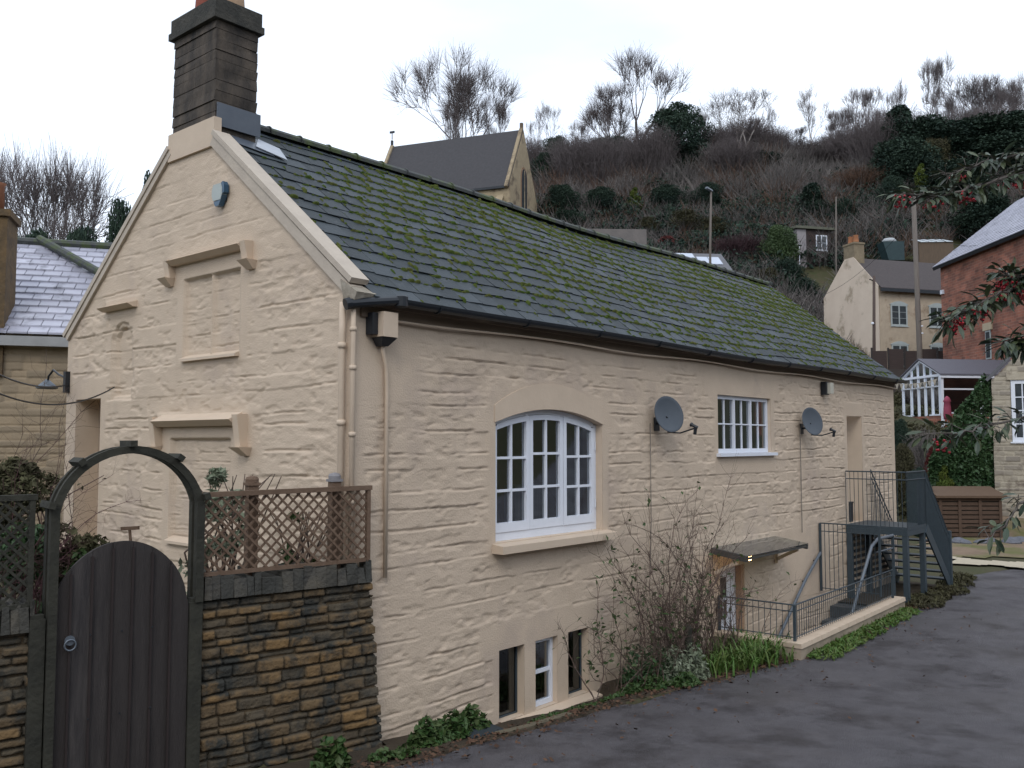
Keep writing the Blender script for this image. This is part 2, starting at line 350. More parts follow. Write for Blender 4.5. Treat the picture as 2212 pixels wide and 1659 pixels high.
cot = thing('cottage', 'long cream painted stone cottage with mossy slate roof and tall chimney on the gable', 'house')
WIN = (1.98, 3.96, 1.68, 2.965, 3.125)   # arched window x0,x1,z0,zside,zapex
def arch_z(x, x0=WIN[0], x1=WIN[1], zs=WIN[3], za=WIN[4]):
    c = (x1-x0)/2; s = za-zs; rr = (c*c+s*s)/(2*s); xm = (x0+x1)/2
    return zs+np.sqrt(np.maximum(rr*rr-(np.asarray(x, float)-xm)**2, 0))-(rr-s)
SW = (6.96, 8.78, 2.58, 3.46)
BW = [(2.04, 2.46), (2.65, 3.05), (3.25, 3.65)]; BZ = (-.2, .55)
DR = (12.15, 12.95, 1.2, 3.26); BD = (6.95, 7.74, -1.1, .88)
def front_h(U, V):
    s = np.zeros(U.shape)
    def add(*a, soft=.04): nonlocal s; s = np.maximum(s, rect_mask(U, V, *a, soft=soft))
    add(-.2, .12, -2, 5, soft=.12); add(-.2, .75, 3.25, 5, soft=.35)
    s = np.maximum(s, sstep(3.72, 3.95, V+(fbm(U*1.2, V, 5, 3)-.5)*.35))
    add(WIN[0]-.10, WIN[1]+.13, WIN[2]-.12, 3.3)
    xm = (WIN[0]+WIN[1])/2; s = np.maximum(s, sstep(.06, 0, V-(arch_z(U, WIN[0]-.35, WIN[1]+.35, 2.95, 3.45)))*(V > 2.85)*sstep(WIN[0]-.38, WIN[0]-.30, U)*sstep(WIN[1]+.38, WIN[1]+.30, U))
    add(6.55, 9.1, 3.44, 3.86, soft=.03); add(SW[0]-.10, SW[1]+.12, SW[2]-.30, SW[3]+.1); 
    add(1.75, 3.95, .52, .82, soft=.05); add(1.95, 3.85, -.6, .6, soft=.03)
    add(DR[0]-.12, DR[1]+.10, 1, 3.5); add(BD[0]-.1, BD[1]+.1, -1.2, 1.0); add(14.75, 15.2, -2, 5, soft=.1)
    add(9.3, 11.0, .2, 1.2, soft=.3)
    side = sstep(3.2, 1.2, V); s = np.maximum(s, .35*sstep(.55, .3, fbm(U*.8, V*.8, 9, 2))*side)
    return rubble_paint(U, V, 11, s, .72)
def front_keep(U, V):
    k = np.ones(U.shape, bool)
    k &= ~((U > WIN[0])&(U < WIN[1])&(V > WIN[2])&(V < arch_z(U)))
    for a in (SW, DR, BD): k &= ~((U > a[0])&(U < a[1])&(V > a[2])&(V < a[3]))
    for a in BW: k &= ~((U > a[0])&(U < a[1])&(V > BZ[0])&(V < BZ[1]))
    return k
ex = [WIN[0], WIN[1], SW[0], SW[1], DR[0], DR[1], BD[0], BD[1]]+[q for a in BW for q in a]
wall_grid('front_wall', cot, (0, 0, 0), (1, 0, 0), (0, 0, 1), (0, -1, 0), gl(0, 14.92, .026, ex), gl(-1.2, 4.03, .0125, [WIN[2], SW[2], SW[3], DR[2], DR[3], BD[3], BZ[0], BZ[1]]), front_h, front_keep, M_wall)
GW = 5.84; RY, RZ, EZ = 2.85, 6.46, 4.15; SL = (RZ-EZ)/RY
def gab_top(y): return np.where(y < RY, EZ+y*SL, RZ-(y-RY)*(RZ-4.17)/(GW-RY))
GDR = (4.86, 5.55, .9, 3.30)
B1 = (1.82, 2.90, 3.69, 4.56); B2 = (1.95, 3.12, 1.68, 2.78); B3 = (4.05, 4.66, 3.15, 4.32)
def gable_h(U, V):
    s = np.zeros(U.shape)
    def add(*a, soft=.04): nonlocal s; s = np.maximum(s, rect_mask(U, V, *a, soft=soft))
    add(-.2, .14, -2, 5, soft=.12); add(5.72, 6.2, -2, 6, soft=.1); add(1.5, 3.3, 4.5, 4.86); add(1.55, 3.45, 2.72, 3.06, soft=.03)
    add(B1[0]-.16, B1[1]+.16, 3.6, 4.6); add(B2[0]-.16, B2[1]+.16, B2[2]-.1, 2.8); add(3.9, 4.8, 4.3, 4.5)
    add(GDR[0]-.12, 5.9, .5, 3.55)
    s = np.maximum(s, .55*sstep(4.2, 5.0, V)); s = np.maximum(s, sstep(.16, .08, gab_top(U)-V))
    h = rubble_paint(U, V, 23, s, .75)
    for q, dep in ((B1, .05), (B2, .05)):
        ins = rect_mask(U, V, q[0], q[1], q[2], q[3], soft=.012); st = rubble_paint(U*1.6, V*1.6, 37, np.zeros(U.shape), .6)
        h = h*(1-ins)+ins*(-dep+st)
    m_ = np.exp(-((U-(B1[0]+B1[1])/2)/.028)**4)*rect_mask(U, V, B1[0], B1[1], B1[2], B1[3], .01); h = h*(1-m_)+m_*(-.012)
    # small blocked light with a round-headed sunk panel
    cy, zs = 4.36, 3.95; dd = np.where(V > zs, np.hypot(U-cy, V-zs), np.abs(U-cy)); pn = sstep(.21, .195, dd)*sstep(3.3, 3.32, V)
    h = h-.045*pn-.03*sstep(.27, .26, dd)*sstep(3.26, 3.28, V)
    return h
def gable_keep(U, V):
    return (V < np.minimum(gab_top(U)+.01, 6.1))&~((U > GDR[0])&(U < GDR[1])&(V > GDR[2])&(V < GDR[3]))
wall_grid('gable_wall', cot, (0, 0, 0), (0, 1, 0), (0, 0, 1), (-1, 0, 0), gl(0, GW, .024, [GDR[0], GDR[1]]), gl(-.6, 6.50, .0125, [GDR[2], GDR[3]]), gable_h, gable_keep, M_wall)
# remaining plain walls (rear and far gable)
b = MB(); b.prism([(14.915, .04, -1), (14.915, GW, -1), (14.915, GW, 4.17), (14.915, RY, RZ), (14.915, .04, EZ)], (-1, 0, 0), .3)
b.box(.3, 14.6, GW-.3, GW, -1, 4.1); b.build('rear_wall', M_wall, cot)
# reveals
b = MB()
def reveal(b, a, dep, axis='y', top=True):
    x0, x1, z0, z1 = a; T = .03
    # thin lining set behind the wall surface
    if axis == 'y':
        b.box(x0-T, x0, .003, dep, z0, z1); b.box(x1, x1+T, .003, dep, z0, z1)
        if top: b.box(x0-T, x1+T, .003, dep, z1, z1+T)
        b.box(x0-T, x1+T, .003, dep, z0-T, z0)
    else:
        b.box(.003, dep, x0-T, x0, z0, z1); b.box(.003, dep, x1, x1+T, z0, z1); b.box(.003, dep, x0-T, x1+T, z1, z1+T); b.box(.003, dep, x0-T, x1+T, z0-T, z0)
reveal(b, (WIN[0], WIN[1], WIN[2], WIN[3]), .3, top=False)
xa = np.linspace(WIN[0], WIN[1], 25); za = arch_z(xa)
for i in range(24): b.hexa([(xa[i], .003, za[i]), (xa[i+1], .003, za[i+1]), (xa[i+1], .3, za[i+1]), (xa[i], .3, za[i]), (xa[i], .003, za[i]+.05), (xa[i+1], .003, za[i+1]+.05), (xa[i+1], .3, za[i+1]+.05), (xa[i], .3, za[i]+.05)])
b.build('reveal', M_trim, cot)
for args in [(SW, .3), (DR, .35), (BD, .25), (GDR, .5, 'x')]+[((a[0], a[1], BZ[0], BZ[1]), .25) for a in BW]:
    b = MB(); reveal(b, *args); b.build('reveal', M_trim, cot)
# smooth arch band over the big window
b = MB(); xo = np.linspace(WIN[0]-.02, WIN[1]+.02, 33); zi = arch_z(np.clip(xo, WIN[0], WIN[1])); zo = arch_z(xo, WIN[0]-.32, WIN[1]+.32, 2.93, 3.42)
P = []
for i in range(32): b.hexa([(xo[i], -.012, zi[i]), (xo[i+1], -.012, zi[i+1]), (xo[i+1], .01, zi[i+1]), (xo[i], .01, zi[i]), (xo[i], -.008, zo[i]), (xo[i+1], -.008, zo[i+1]), (xo[i+1], .01, zo[i+1]), (xo[i], .01, zo[i])], .5)
b.build('window_arch', M_plaster, cot)

# ---- windows of the cottage
def pane_quad(b, x0, x1, z0, z1, y): b.add([(x0, y, z0), (x1, y, z0), (x1, y, z1), (x0, y, z1)], [(0, 1, 2, 3)])
def arched_window():
    x0, x1, z0 = WIN[0]+.003, WIN[1]-.003, WIN[2]+.002; Y0, Y1 = .095, .155
    f = MB(); fw = .05
    top = lambda x, d=0: float(arch_z(x))-d
    f.box(x0, x0+fw, Y0, Y1, z0, top(x0)-.004); f.box(x1-fw, x1, Y0, Y1, z0, top(x1)-.004); f.box(x0+fw, x1-fw, Y0, Y1, z0, z0+.09)
    def arc(b, a0, a1, dtop, thick, ya, yb, n=14):
        X = np.linspace(a0, a1, n)
        for i in range(n-1):
            t0, t1 = top(X[i], dtop), top(X[i+1], dtop)
            b.hexa([(X[i], ya, t0-thick), (X[i+1], ya, t1-thick), (X[i+1], yb, t1-thick), (X[i], yb, t0-thick), (X[i], ya, t0), (X[i+1], ya, t1), (X[i+1], yb, t1), (X[i], yb, t0)], .5)
    arc(f, x0+fw, x1-fw, .004, .05, Y0, Y1, 30)
    fr = f.build('window', M_white, cot)
    n = 3; iw = (x1-x0-2*fw); cw = iw/n; zz0 = z0+.092
    p = MB()
    for i in range(n):
        a0 = x0+fw+cw*i+.004; a1 = a0+cw-.008; c = MB(); st = .058; ya, yb = Y0-.012+(.004 if i == 1 else 0), Y1-.01
        c.box(a0, a0+st, ya, yb, zz0, top(a0, .058)); c.box(a1-st, a1, ya, yb, zz0, top(a1, .058)); c.box(a0+st, a1-st, ya, yb, zz0, zz0+.10)
        arc(c, a0+st, a1-st, .058, .06, ya, yb, 8)
        sa = c.build('casement', M_white, fr)
        g = MB(); bt = zz0+.10; xm = (a0+a1)/2; tp = top(xm, .118)
        g.box(xm-.016, xm+.016, ya+.008, yb-.008, bt, tp)
        for k in (1, 2):
            zz = bt+(tp-bt)*k/3-.01
            g.box(a0+st, xm-.016, ya+.006, yb-.01, zz-.014, zz+.014); g.box(xm+.016, a1-st, ya+.006, yb-.01, zz-.014, zz+.014)
        g.build('glazing_bars', M_white, fr)
        X = np.linspace(a0+st-.01, a1-st+.01, 7)
        V = [(x, (ya+yb)/2+.002, bt-.01) for x in X]+[(x, (ya+yb)/2+.002, top(x, .10)) for x in X]
        p.add(V, [(k, k+1, 8+k, 7+k) for k in range(6)])
    p.build('pane', M_glass, fr)
    s = MB(); s.hexa([(1.93, -.15, 1.575), (4.07, -.15, 1.575), (4.07, .094, 1.575), (1.93, .094, 1.575), (1.93, -.15, 1.655), (4.07, -.15, 1.655), (4.07, .094, 1.683), (1.93, .094, 1.683)]); s.build('sill', M_trim, fr)
    h = MB()
    for zz in (2.0, 2.7): h.tube([(x1-fw*.8, Y0-.018, zz-.05), (x1-fw*.8, Y0-.018, zz+.05)], .008, 6)
    h.build('hinge', M_white, fr)
arched_window()
def rect_window(parent, x0, x1, z0, z1, y0, fw, ncas, nx, ny, m=M_white, gm=M_glass, sill=None, barw=.02, name='window'):
    f = MB(); y1 = y0+.05
    f.box(x0, x0+fw, y0, y1, z0, z1); f.box(x1-fw, x1, y0, y1, z0, z1); f.box(x0+fw, x1-fw, y0, y1, z0, z0+fw*1.2); f.box(x0+fw, x1-fw, y0, y1, z1-fw, z1)
    cw = (x1-x0-2*fw)/ncas
    for i in range(1, ncas): f.box(x0+fw+cw*i-fw*.45, x0+fw+cw*i+fw*.45, y0-.006, y1, z0+fw*1.2, z1-fw)
    fr = f.build(name, m, parent); g = MB()
    for i in range(ncas):
        a0 = x0+fw+cw*i+(fw*.45 if i else 0); a1 = x0+fw+cw*(i+1)-(fw*.45 if i < ncas-1 else 0)
        for k in range(1, nx): xx = a0+(a1-a0)*k/nx; g.box(xx-barw/2, xx+barw/2, y0+.01, y1-.01, z0+fw*1.2, z1-fw)
        for k in range(1, ny): zz = z0+fw*1.2+(z1-z0-fw*2.2)*k/ny; g.box(a0, a1, y0+.007, y1-.007, zz-barw/2, zz+barw/2)
    if g.n: g.build('glazing_bars', m, fr)
    p = MB(); pane_quad(p, x0+fw*.5, x1-fw*.5, z0+fw*.5, z1-fw*.5, y0+.027); p.build('pane', gm, fr)
    if sill: s = MB(); s.box(x0-.06, x1+.10, -.07, y0-.002, z0-.05, z0-.002); s.build('sill', sill, fr)
    return fr
rect_window(cot, SW[0]+.003, SW[1]-.003, SW[2]+.004, SW[3]-.003, .055, .055, 3, 2, 2, sill=M_white)
# basement lights
M_greeng = glass_mat('green_glass', (.35, .45, .42), .05)
for i, a in enumerate(BW):
    f = MB(); x0, x1, z0, z1 = a[0]+.003, a[1]-.003, BZ[0]+.003, BZ[1]-.003
    if i == 1:
        rect_window(cot, x0, x1, z0, z1, .07, .045, 1, 1, 2, barw=.04)
    else:
        f.box(x1-.02, x1, .10, .13, z0, z1); f.box(x0, x0+.012, .10, .13, z0, z1); f.box(x0+.012, x1-.02, .10, .13, z0, z0+.015); fr = f.build('window', M_steel, cot)
        p = MB(); pane_quad(p, x0+.01, x1-.01, z0, z1, .115); p.build('pane', M_greeng, fr)
b = MB(); b.hexa([(1.98, -.13, -.30), (3.75, -.13, -.30), (3.75, .06, -.30), (1.98, .06, -.30), (1.98, -.13, -.235), (3.75, -.13, -.235), (3.75, .06, -.20), (1.98, .06, -.20)]); b.build('basement_sill', M_trim, cot)
# interior shells seen through the glass
M_in1 = mat('room_wall', (.22, .16, .09), (.15, .11, .06), .9, 1.5); M_in2 = mat('room_fabric', (.10, .12, .13), (.2, .2, .19), .9, 6, stretch=(8, 1, .5))
b = MB()
b.box(1.5, 6.5, 3.9, 4.0, .9, 3.7); b.box(1.4, 1.5, .32, 4, .9, 3.7); b.box(6.5, 6.6, .32, 4, .9, 3.7); b.box(1.4, 6.6, .32, 4, 3.7, 3.8); b.box(1.4, 6.6, .32, 4, .8, .9)
b.build('room', M_in1, cot)
b = MB(); b.box(6.7, 10.6, 1.8, 1.9, .9, 3.7); b.box(6.62, 6.72, .32, 1.9, .9, 3.7); b.box(10.5, 10.6, .32, 1.9, .9, 3.7); b.box(6.7, 10.6, .32, 1.9, 3.7, 3.8); b.box(6.7, 10.6, .32, 1.9, .8, .9)
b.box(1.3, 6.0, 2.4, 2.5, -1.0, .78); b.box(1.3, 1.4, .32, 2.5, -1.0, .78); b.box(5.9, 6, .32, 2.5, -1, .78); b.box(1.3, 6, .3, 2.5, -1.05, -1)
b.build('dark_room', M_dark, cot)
b = MB()
for (xa0, xa1) in ((SW[0]+.02, SW[1]-.02),):
    X = np.linspace(xa0, xa1, 160); Y = .17+.03*np.sin(X*42)+.012*np.sin(X*97)
    gap = np.abs(((X-xa0)/(xa1-xa0)*5) % 1-.5) < .3
    V = [(x, y, SW[2]) for x, y in zip(X, Y)]+[(x, y, SW[3]) for x, y in zip(X, Y)]
    b.add(V, [(i, i+1, 161+i, 160+i) for i in range(159) if gap[i]])
b.build('curtain', mat('curtain', (.24, .25, .26), (.34, .35, .36), .9, 3), cot)
b = MB(); b.box(1.9, 3.7, .36, .62, 1.45, 1.80); b.box(2.75, 3.3, .38, .55, 1.80, 2.25); b.box(3.55, 4.1, .34, .4, 1.5, 3.2); b.build('sofa', M_in2, cot)
b = MB(); b.box(2.1, 2.9, 3.84, 3.9, 2.1, 3.0); b.box(4.6, 5.4, 3.8, 3.9, 1, 2.5); b.build('cupboard', mat('pale_cupboard', (.5, .45, .36), (.42, .36, .28), .7), cot)

# ---- blind windows, hood moulds on the gable
def hood(y0, y1, z, drop, proj=.13, th=.10, name='hood_mould'):
    b = MB()
    # sloping top slab
    def bar(a, c, z0, z1, p): b.hexa([(-p*.45, a, z0), (.0, a, z0), (.0, c, z0), (-p*.45, c, z0), (-p, a, z0+(z1-z0)*.45), (.0, a, z1), (.0, c, z1), (-p, c, z0+(z1-z0)*.45)])
    bar(y0, y1, z-th, z, proj)
    if drop:
        for a, sg in ((y0, -1), (y1, 1)):
            yy0, yy1 = (a-.10, a-.002) if sg < 0 else (a+.002, a+.10)
            b.hexa([(-proj*.5, yy0, z-th-drop), (0, yy0, z-th-drop), (0, yy1, z-th-drop), (-proj*.5, yy1, z-th-drop), (-proj*.8, yy0, z-.03), (0, yy0, z-.02), (0, yy1, z-.02), (-proj*.8, yy1, z-.03)])
            # turned stop
            c0, c1 = (yy0-.08, yy1) if sg < 0 else (yy0, yy1+.08)
            b.hexa([(-.03, c0+.03, z-th-drop-.09), (0, c0+.03, z-th-drop-.09), (0, c1-.03, z-th-drop-.09), (-.03, c1-.03, z-th-drop-.09), (-proj, c0, z-th-drop-.002), (0, c0, z-th-drop-.002), (0, c1, z-th-drop-.002), (-proj, c1, z-th-drop-.002)])
    return b.build(name, M_trim, cot)
hood(1.68, 3.12, 4.84, .13); hood(1.72, 3.32, 3.06, .22, .16, .14); hood(3.98, 4.78, 4.45, 0, .13, .08)
for q in (B1, B2):
    b = MB(); b.hexa([(-.05, q[0]-.02, q[2]-.05), (.05, q[0]-.02, q[2]-.05), (.05, q[1]+.02, q[2]-.05), (-.05, q[1]+.02, q[2]-.05), (-.05, q[0]-.02, q[2]-.02), (.05, q[0]-.02, q[2]+.025), (.05, q[1]+.02, q[2]+.025), (-.05, q[1]+.02, q[2]-.02)])
    b.build('blind_window_sill', M_trim, cot)
b = MB(); b.box(.5, .54, GDR[0], GDR[1], .9, 3.3); b.build('side_door', M_trim, cot)
b = MB(); b.box(.33, .37, DR[0]+.003, DR[1]-.003, DR[2], DR[3]); b.build('entrance_door', M_plaster, cot)
# gable coping strips + kneelers
b = MB()
def rake(y0, z0, y1, z1, w_, x0, x1, up):
    p = np.array([0, y0, z0]); q = np.array([0, y1, z1]); d = (q-p)/np.linalg.norm(q-p); n = np.array([0, -d[2], d[1]])
    if n[2] < 0: n = -n
    V = [p+np.array([x0, 0, 0])-n*w_, p+np.array([x1, 0, 0])-n*w_, q+np.array([x1, 0, 0])-n*w_, q+np.array([x0, 0, 0])-n*w_, p+np.array([x0, 0, 0])+n*up, p+np.array([x1, 0, 0])+n*up, q+np.array([x1, 0, 0])+n*up, q+np.array([x0, 0, 0])+n*up]
    b.hexa(V)
rake(-.02, EZ, 2.34, EZ+2.36*SL, .085, -.035, .12, .02); rake(5.86, 4.16, 3.28, RZ-(3.28-RY)*(RZ-4.17)/(GW-RY), .085, -.035, .12, .02)
rake(-.04, EZ+.06, 2.34, EZ+.04+2.38*SL, .02, -.05, .16, .035); rake(5.9, 4.16, 3.28, RZ+.02-(3.28-RY)*(RZ-4.17)/(GW-RY), .03, -.05, .16, .03)
b.build('coping', mat('coping_paint', (.52, .45, .37), (.42, .36, .30), .7, 5, bump=.3, bscale=30), cot)
b = MB(); b.hexa([(-.05, -.10, 4.02), (.18, -.10, 4.02), (.18, .04, 4.0), (-.05, .04, 4.0), (-.05, -.14, 4.10), (.18, -.14, 4.10), (.18, .10, 4.24), (-.05, .10, 4.24)]); b.build('kneeler', mat('kneeler_stone', (.40, .36, .30), (.2, .17, .13), .9, 9, bump=.6), cot)
b = MB(); b.hexa([(-.03, 2.32, 5.98), (.06, 2.32, 5.98), (.06, 3.3, 5.98), (-.03, 3.3, 5.98), (-.03, 2.32, 6.3), (.06, 2.32, 6.3), (.06, 3.3, 6.3), (-.03, 3.3, 6.3)]); b.build('chimney_plinth', M_plaster, cot)

# ---- slate roof
RL = math.hypot(RY+.16, (RY+.16)*SL); rd_ = np.array([0, 1, SL]); rd_ = rd_/np.linalg.norm(rd_); rn = np.array([0, -rd_[2], rd_[1]])
EAVE0 = np.array([0, -.16, EZ-.16*SL+.06])
def roofpt(x, s, h=0):
    x = np.asarray(x, float); s = np.asarray(s, float)
    sag = -.08*np.sin(np.pi*np.clip(x/15, 0, 1))-.025*np.sin(x*.9+1.)-.02*(fbm(x*.6, s*.8, 61, 2)-.5)
    P = EAVE0+s[..., None]*rd_+(np.asarray(h)+sag)[..., None]*rn; P[..., 0] = x; return P
GAUGE = .245; NC = int(RL/GAUGE)+1
b = MB(); X1 = 15.05
slates = []
for k in range(NC):
    s0 = k*GAUGE; s1 = min(s0+GAUGE*1.9, RL+.02); x = .15-(.15 if k % 2 else 0)*1.0
    while x < X1:
        wd = .31*random.uniform(.94, 1.06); xa_, xb_ = max(x+.003, .15), min(x+wd-.003, X1)
        if xb_-xa_ > .05:
            lift = .016+random.uniform(-.003, .006); dz = random.uniform(-.012, .012); cant = random.uniform(-.004, .004); crop = random.uniform(0, .006)
            xx = np.array([xa_, xb_, xb_, xa_]); ss = np.array([s0+dz, s0+dz+crop, s1, s1])
            hb = np.array([lift, lift, -.006, -.006]); top = roofpt(xx, ss, hb+.011+np.array([cant, -cant, 0, 0])); bot = roofpt(xx, ss, hb-.001+np.array([cant, -cant, 0, 0]))
            b.hexa(np.vstack([bot, top]), random.random()**2)
            slates.append((xa_, xb_, s0+dz))
        x += wd
roof = b.build('roof', M_slate, cot)
# backing and rear slope
b = MB(); X = np.linspace(.12, X1, 60)
for (sa, sb) in ((0.02, RL),):
    A_ = roofpt(X, np.full(60, sa), -.02); B_ = roofpt(X, np.full(60, sb), -.02)
    b.arr(np.vstack([A_, B_]), np.array([(i, i+1, 61+i, 60+i) for i in range(59)]))
b.add([(.12, RY, RZ+.03), (X1, RY, RZ-.02), (X1, GW+.2, 4.0), (.12, GW+.2, 4.0)], [(0, 1, 2, 3)])
b.build('roof_underside', M_slate, cot)
# ridge tiles
b = MB(); x = .55
while x < X1:
    x2 = min(x+.45, X1); c0, c1 = roofpt(np.array([x, x2]), np.array([RL, RL]), 0); c0[1] = c1[1] = RY; c0[2] += .01; c1[2] += .01
    V = []
    for c in (c0, c1):
        for t in np.linspace(R(200), R(-20), 7): V.append(c+np.array([0, -math.cos(t)*.09, math.sin(t)*.07]))
    b.add(V, [(i, i+1, 8+i, 7+i) for i in range(6)], random.random())
    for t in [c1]: b.tube([t+np.array([0, -math.cos(a)*.096, math.sin(a)*.076]) for a in np.linspace(R(200), R(-20), 9)], .012, 5)
    x = x2
b.build('ridge_tiles', M_ridge, cot, False)
# moss cushions along the slate joints
def domes(P, Nn, T, L_, Wd, H, A):
    """batch of small domes: centre P, normal Nn, tangent T"""
    n = len(P); B = np.cross(Nn, T); ang = np.linspace(0, 2*np.pi, 7)[:-1]
    j = rng.uniform(.7, 1.25, (n, 6)); V = np.zeros((n, 13, 3))
    for i, a in enumerate(ang):
        V[:, i] = P+T*(np.cos(a)*L_*j[:, i])[:, None]+B*(np.sin(a)*Wd*j[:, i])[:, None]-Nn*.006
        V[:, 6+i] = P+T*(np.cos(a)*L_*.62*j[:, i])[:, None]+B*(np.sin(a)*Wd*.62*j[:, i])[:, None]+Nn*(H*.75)[:, None]
    V[:, 12] = P+Nn*H[:, None]
    base = (np.arange(n)*13)[:, None, None]
    q = np.array([(i, (i+1) % 6, 6+(i+1) % 6, 6+i) for i in range(6)])[None]; t = np.array([(6+i, 6+(i+1) % 6, 12) for i in range(6)])[None]
    b = MB(); b.arr(V.reshape(-1, 3), (base+q).reshape(-1, 4), np.repeat(A, 13)); b.F.append((base+t).reshape(-1, 3)); return b
mp_, ml, mw, mh, ma, tt = [], [], [], [], [], []
for (xa_, xb_, s0) in slates:
    xm, sr = (xa_+xb_)/2, s0/RL
    den = .15+.6*sstep(.2, 3.5, xm)*(.5+.7*sr)+.35*sstep(4, 11, xm)+.6*sr*sr*sstep(1, 4, xm)
    den *= .45+1.5*float(fbm(xm*.55, s0*.9, 66, 3))
    if s0 < .3: den *= .35
    for _ in range(np.random.default_rng(int(xa_*1000+s0*77)).poisson(max(den, 0)*23*float(sstep(.30, .62, fbm(xm*1.6+3, s0*2.6, 67, 2))+.12))):
        if random.random() < .62: x, s, vert = random.uniform(xa_, xb_), s0-.012+random.gauss(0, .012), 0
        else: x, s, vert = xa_+random.gauss(0, .012), s0+random.uniform(0, GAUGE), 1
        if x < .18 or x > X1 or s > RL: continue
        mp_.append((x, s)); sc = .85*random.choice((.35, .5, .6, .8, .9, 1.1, 1.35))*random.uniform(.8, 1.2)
        ml.append(.05*sc); mw.append(.0165*sc*random.uniform(.8, 1.3)); mh.append(.020*sc*random.uniform(.7, 1.4)); ma.append(random.random()); tt.append(vert)
mp_ = np.array(mp_); tt = np.array(tt)
PP = roofpt(mp_[:, 0], mp_[:, 1], np.full(len(mp_), .022)); NN = np.repeat(rn[None], len(mp_), 0); TT = np.where(tt[:, None] > 0, rd_[None], np.array([[1., 0, 0]]))
domes(PP, NN, TT, np.array(ml), np.array(mw), np.array(mh), np.array(ma)).build('moss', M_moss, roof, True)

# ---- chimney
b = MB(); cx0, cx1, cy0, cy1 = -.0, .53, 2.37, 3.26; z = 6.27
def stack_block(b, x0, x1, y0, y1, z0, z1): b.box(x0, x1, y0, y1, z0, z1)
k = 0
while z < 7.40:
    hh = random.uniform(.085, .13); z2 = min(z+hh, 7.42); o = lambda: random.uniform(-.010, .010)
    b.hexa([(cx0+o(), cy0+o(), z+.006), (cx1+o(), cy0+o(), z+.006), (cx1+o(), cy1+o(), z+.006), (cx0+o(), cy1+o(), z+.006), (cx0+o(), cy0+o(), z2), (cx1+o(), cy0+o(), z2), (cx1+o(), cy1+o(), z2), (cx0+o(), cy1+o(), z2)])
    z = z2
b.box(cx0+.03, cx1-.03, cy0+.03, cy1-.03, 5.6, 7.5); b.box(cx0+.01, cx1, cy0+.01, cy1-.01, 5.9, 6.28)
ch = b.build('chimney', M_chim, cot)
b = MB(); b.box(-.05, .585, 2.32, 3.315, 7.42, 7.50); b.box(-.03, .565, 2.34, 3.295, 7.502, 7.66); b.build('chimney_cap', mat('cap_stone', (.03, .032, .03), (.075, .07, .06), .95, 6, bump=.7), ch)
b = MB(); b.lathe((.27, 3.02, 7.64), [(.12, 0), (.15, .05), (.135, .3), (.12, .7), (.15, .74), (.15, .8)], 20); b.build('chimney_pot', mat('red_clay', (.30, .09, .06), (.2, .06, .045), .8, 5, bump=.2, c3=(.45, .3, .25), c3p=.68), ch, True)
b = MB(); b.lathe((.30, 2.62, 7.64), [(.16, 0), (.185, .04), (.165, .3), (.155, .62), (.18, .66), (.18, .72)], 20); b.build('chimney_pot', mat('buff_clay', (.55, .38, .25), (.45, .3, .2), .8, 5, bump=.2), ch, True)
b = MB(); x0_ = -.02
b.hexa([(.02, 2.36, 6.22), (.57, 2.36, 6.22), (.57, 2.345, 6.22), (.02, 2.345, 6.22), (.02, 2.36, 6.48), (.57, 2.36, 6.48), (.57, 2.345, 6.48), (.02, 2.345, 6.48)])
A_ = roofpt(np.array([.13, .66]), np.array([3.08, 3.02]), .035); B_ = roofpt(np.array([.66, .13]), np.array([3.42, 3.42]), .035); b.prism([A_[0], A_[1], B_[0], B_[1]], rn, .008)
b.build('lead_flashing', M_lead, ch)
b = MB(); A_ = roofpt(np.array([.45, .80]), np.array([3.12, 2.98]), .05); B_ = roofpt(np.array([.86, .62]), np.array([3.30, 3.40]), .05); b.prism([A_[0], A_[1], B_[0], B_[1]], rn, .01); b.build('lead_flashing', M_leadw, ch)
# ---- eaves: soffit board, gutter, pipes
b = MB(); b.box(.10, 14.9, -.09, .0, 3.995, 4.06); b.box(.10, 14.9, -.03, -.004, 3.90, 3.994); b.build('eaves_board', mat('eaves_wood', (.13, .095, .065), (.2, .15, .11), .8, 4, stretch=(.4, 3, 3)), cot)
b = MB(); Xg = np.linspace(.45, 14.95, 60); b.tube([(x, -.055+.006*math.sin(x*3), 3.905-.015*math.sin(x*1.7)) for x in Xg], .012, 6); b.build('cable', M_trim, cot)
b = MB(); Xg = np.linspace(.42, 15.1, 40); V = []; 
for x in Xg:
    zc = 4.085-.03*math.sin(math.pi*x/15)-.012*math.sin(x*.9+1)
    for t in np.linspace(R(180), R(360), 9): V.append((x, -.20+math.cos(t)*.062, zc+math.sin(t)*.065))
    for t in np.linspace(R(360), R(180), 9): V.append((x, -.20+math.cos(t)*.055, zc+math.sin(t)*.055))
b.add(V, [(i*18+j, i*18+(j+1) % 18, (i+1)*18+(j+1) % 18, (i+1)*18+j) for i in range(39) for j in range(18)])
for x in np.arange(.9, 15, 1.35): zc = 4.085-.03*math.sin(math.pi*x/15)-.012*math.sin(x*.9+1); b.tube([(x, -.20+math.cos(t)*.068, zc+math.sin(t)*.071) for t in np.linspace(R(180), R(360), 9)], .010, 5)
gut = b.build('gutter', M_black, cot)
b = MB(); b.tube([(.46, -.2, 4.06), (.38, -.19, 4.06), (.1, -.12, 4.02), (-.09, -.05, 3.99)], .045, 10); b.tube([(-.06, -.06, 4.0), (-.105, -.045, 3.985)], .055, 10); b.lathe((.43, -.2, 4.0), [(.05, 0), (.065, .01), (.065, .1), (.05, .11)], 12); b.build('gutter_outlet', M_black, gut)
b = MB(); b.tube([(-.055, .05, 4.02), (-.055, .055, 3.7), (-.055, .055, 1.0)], .03, 10)
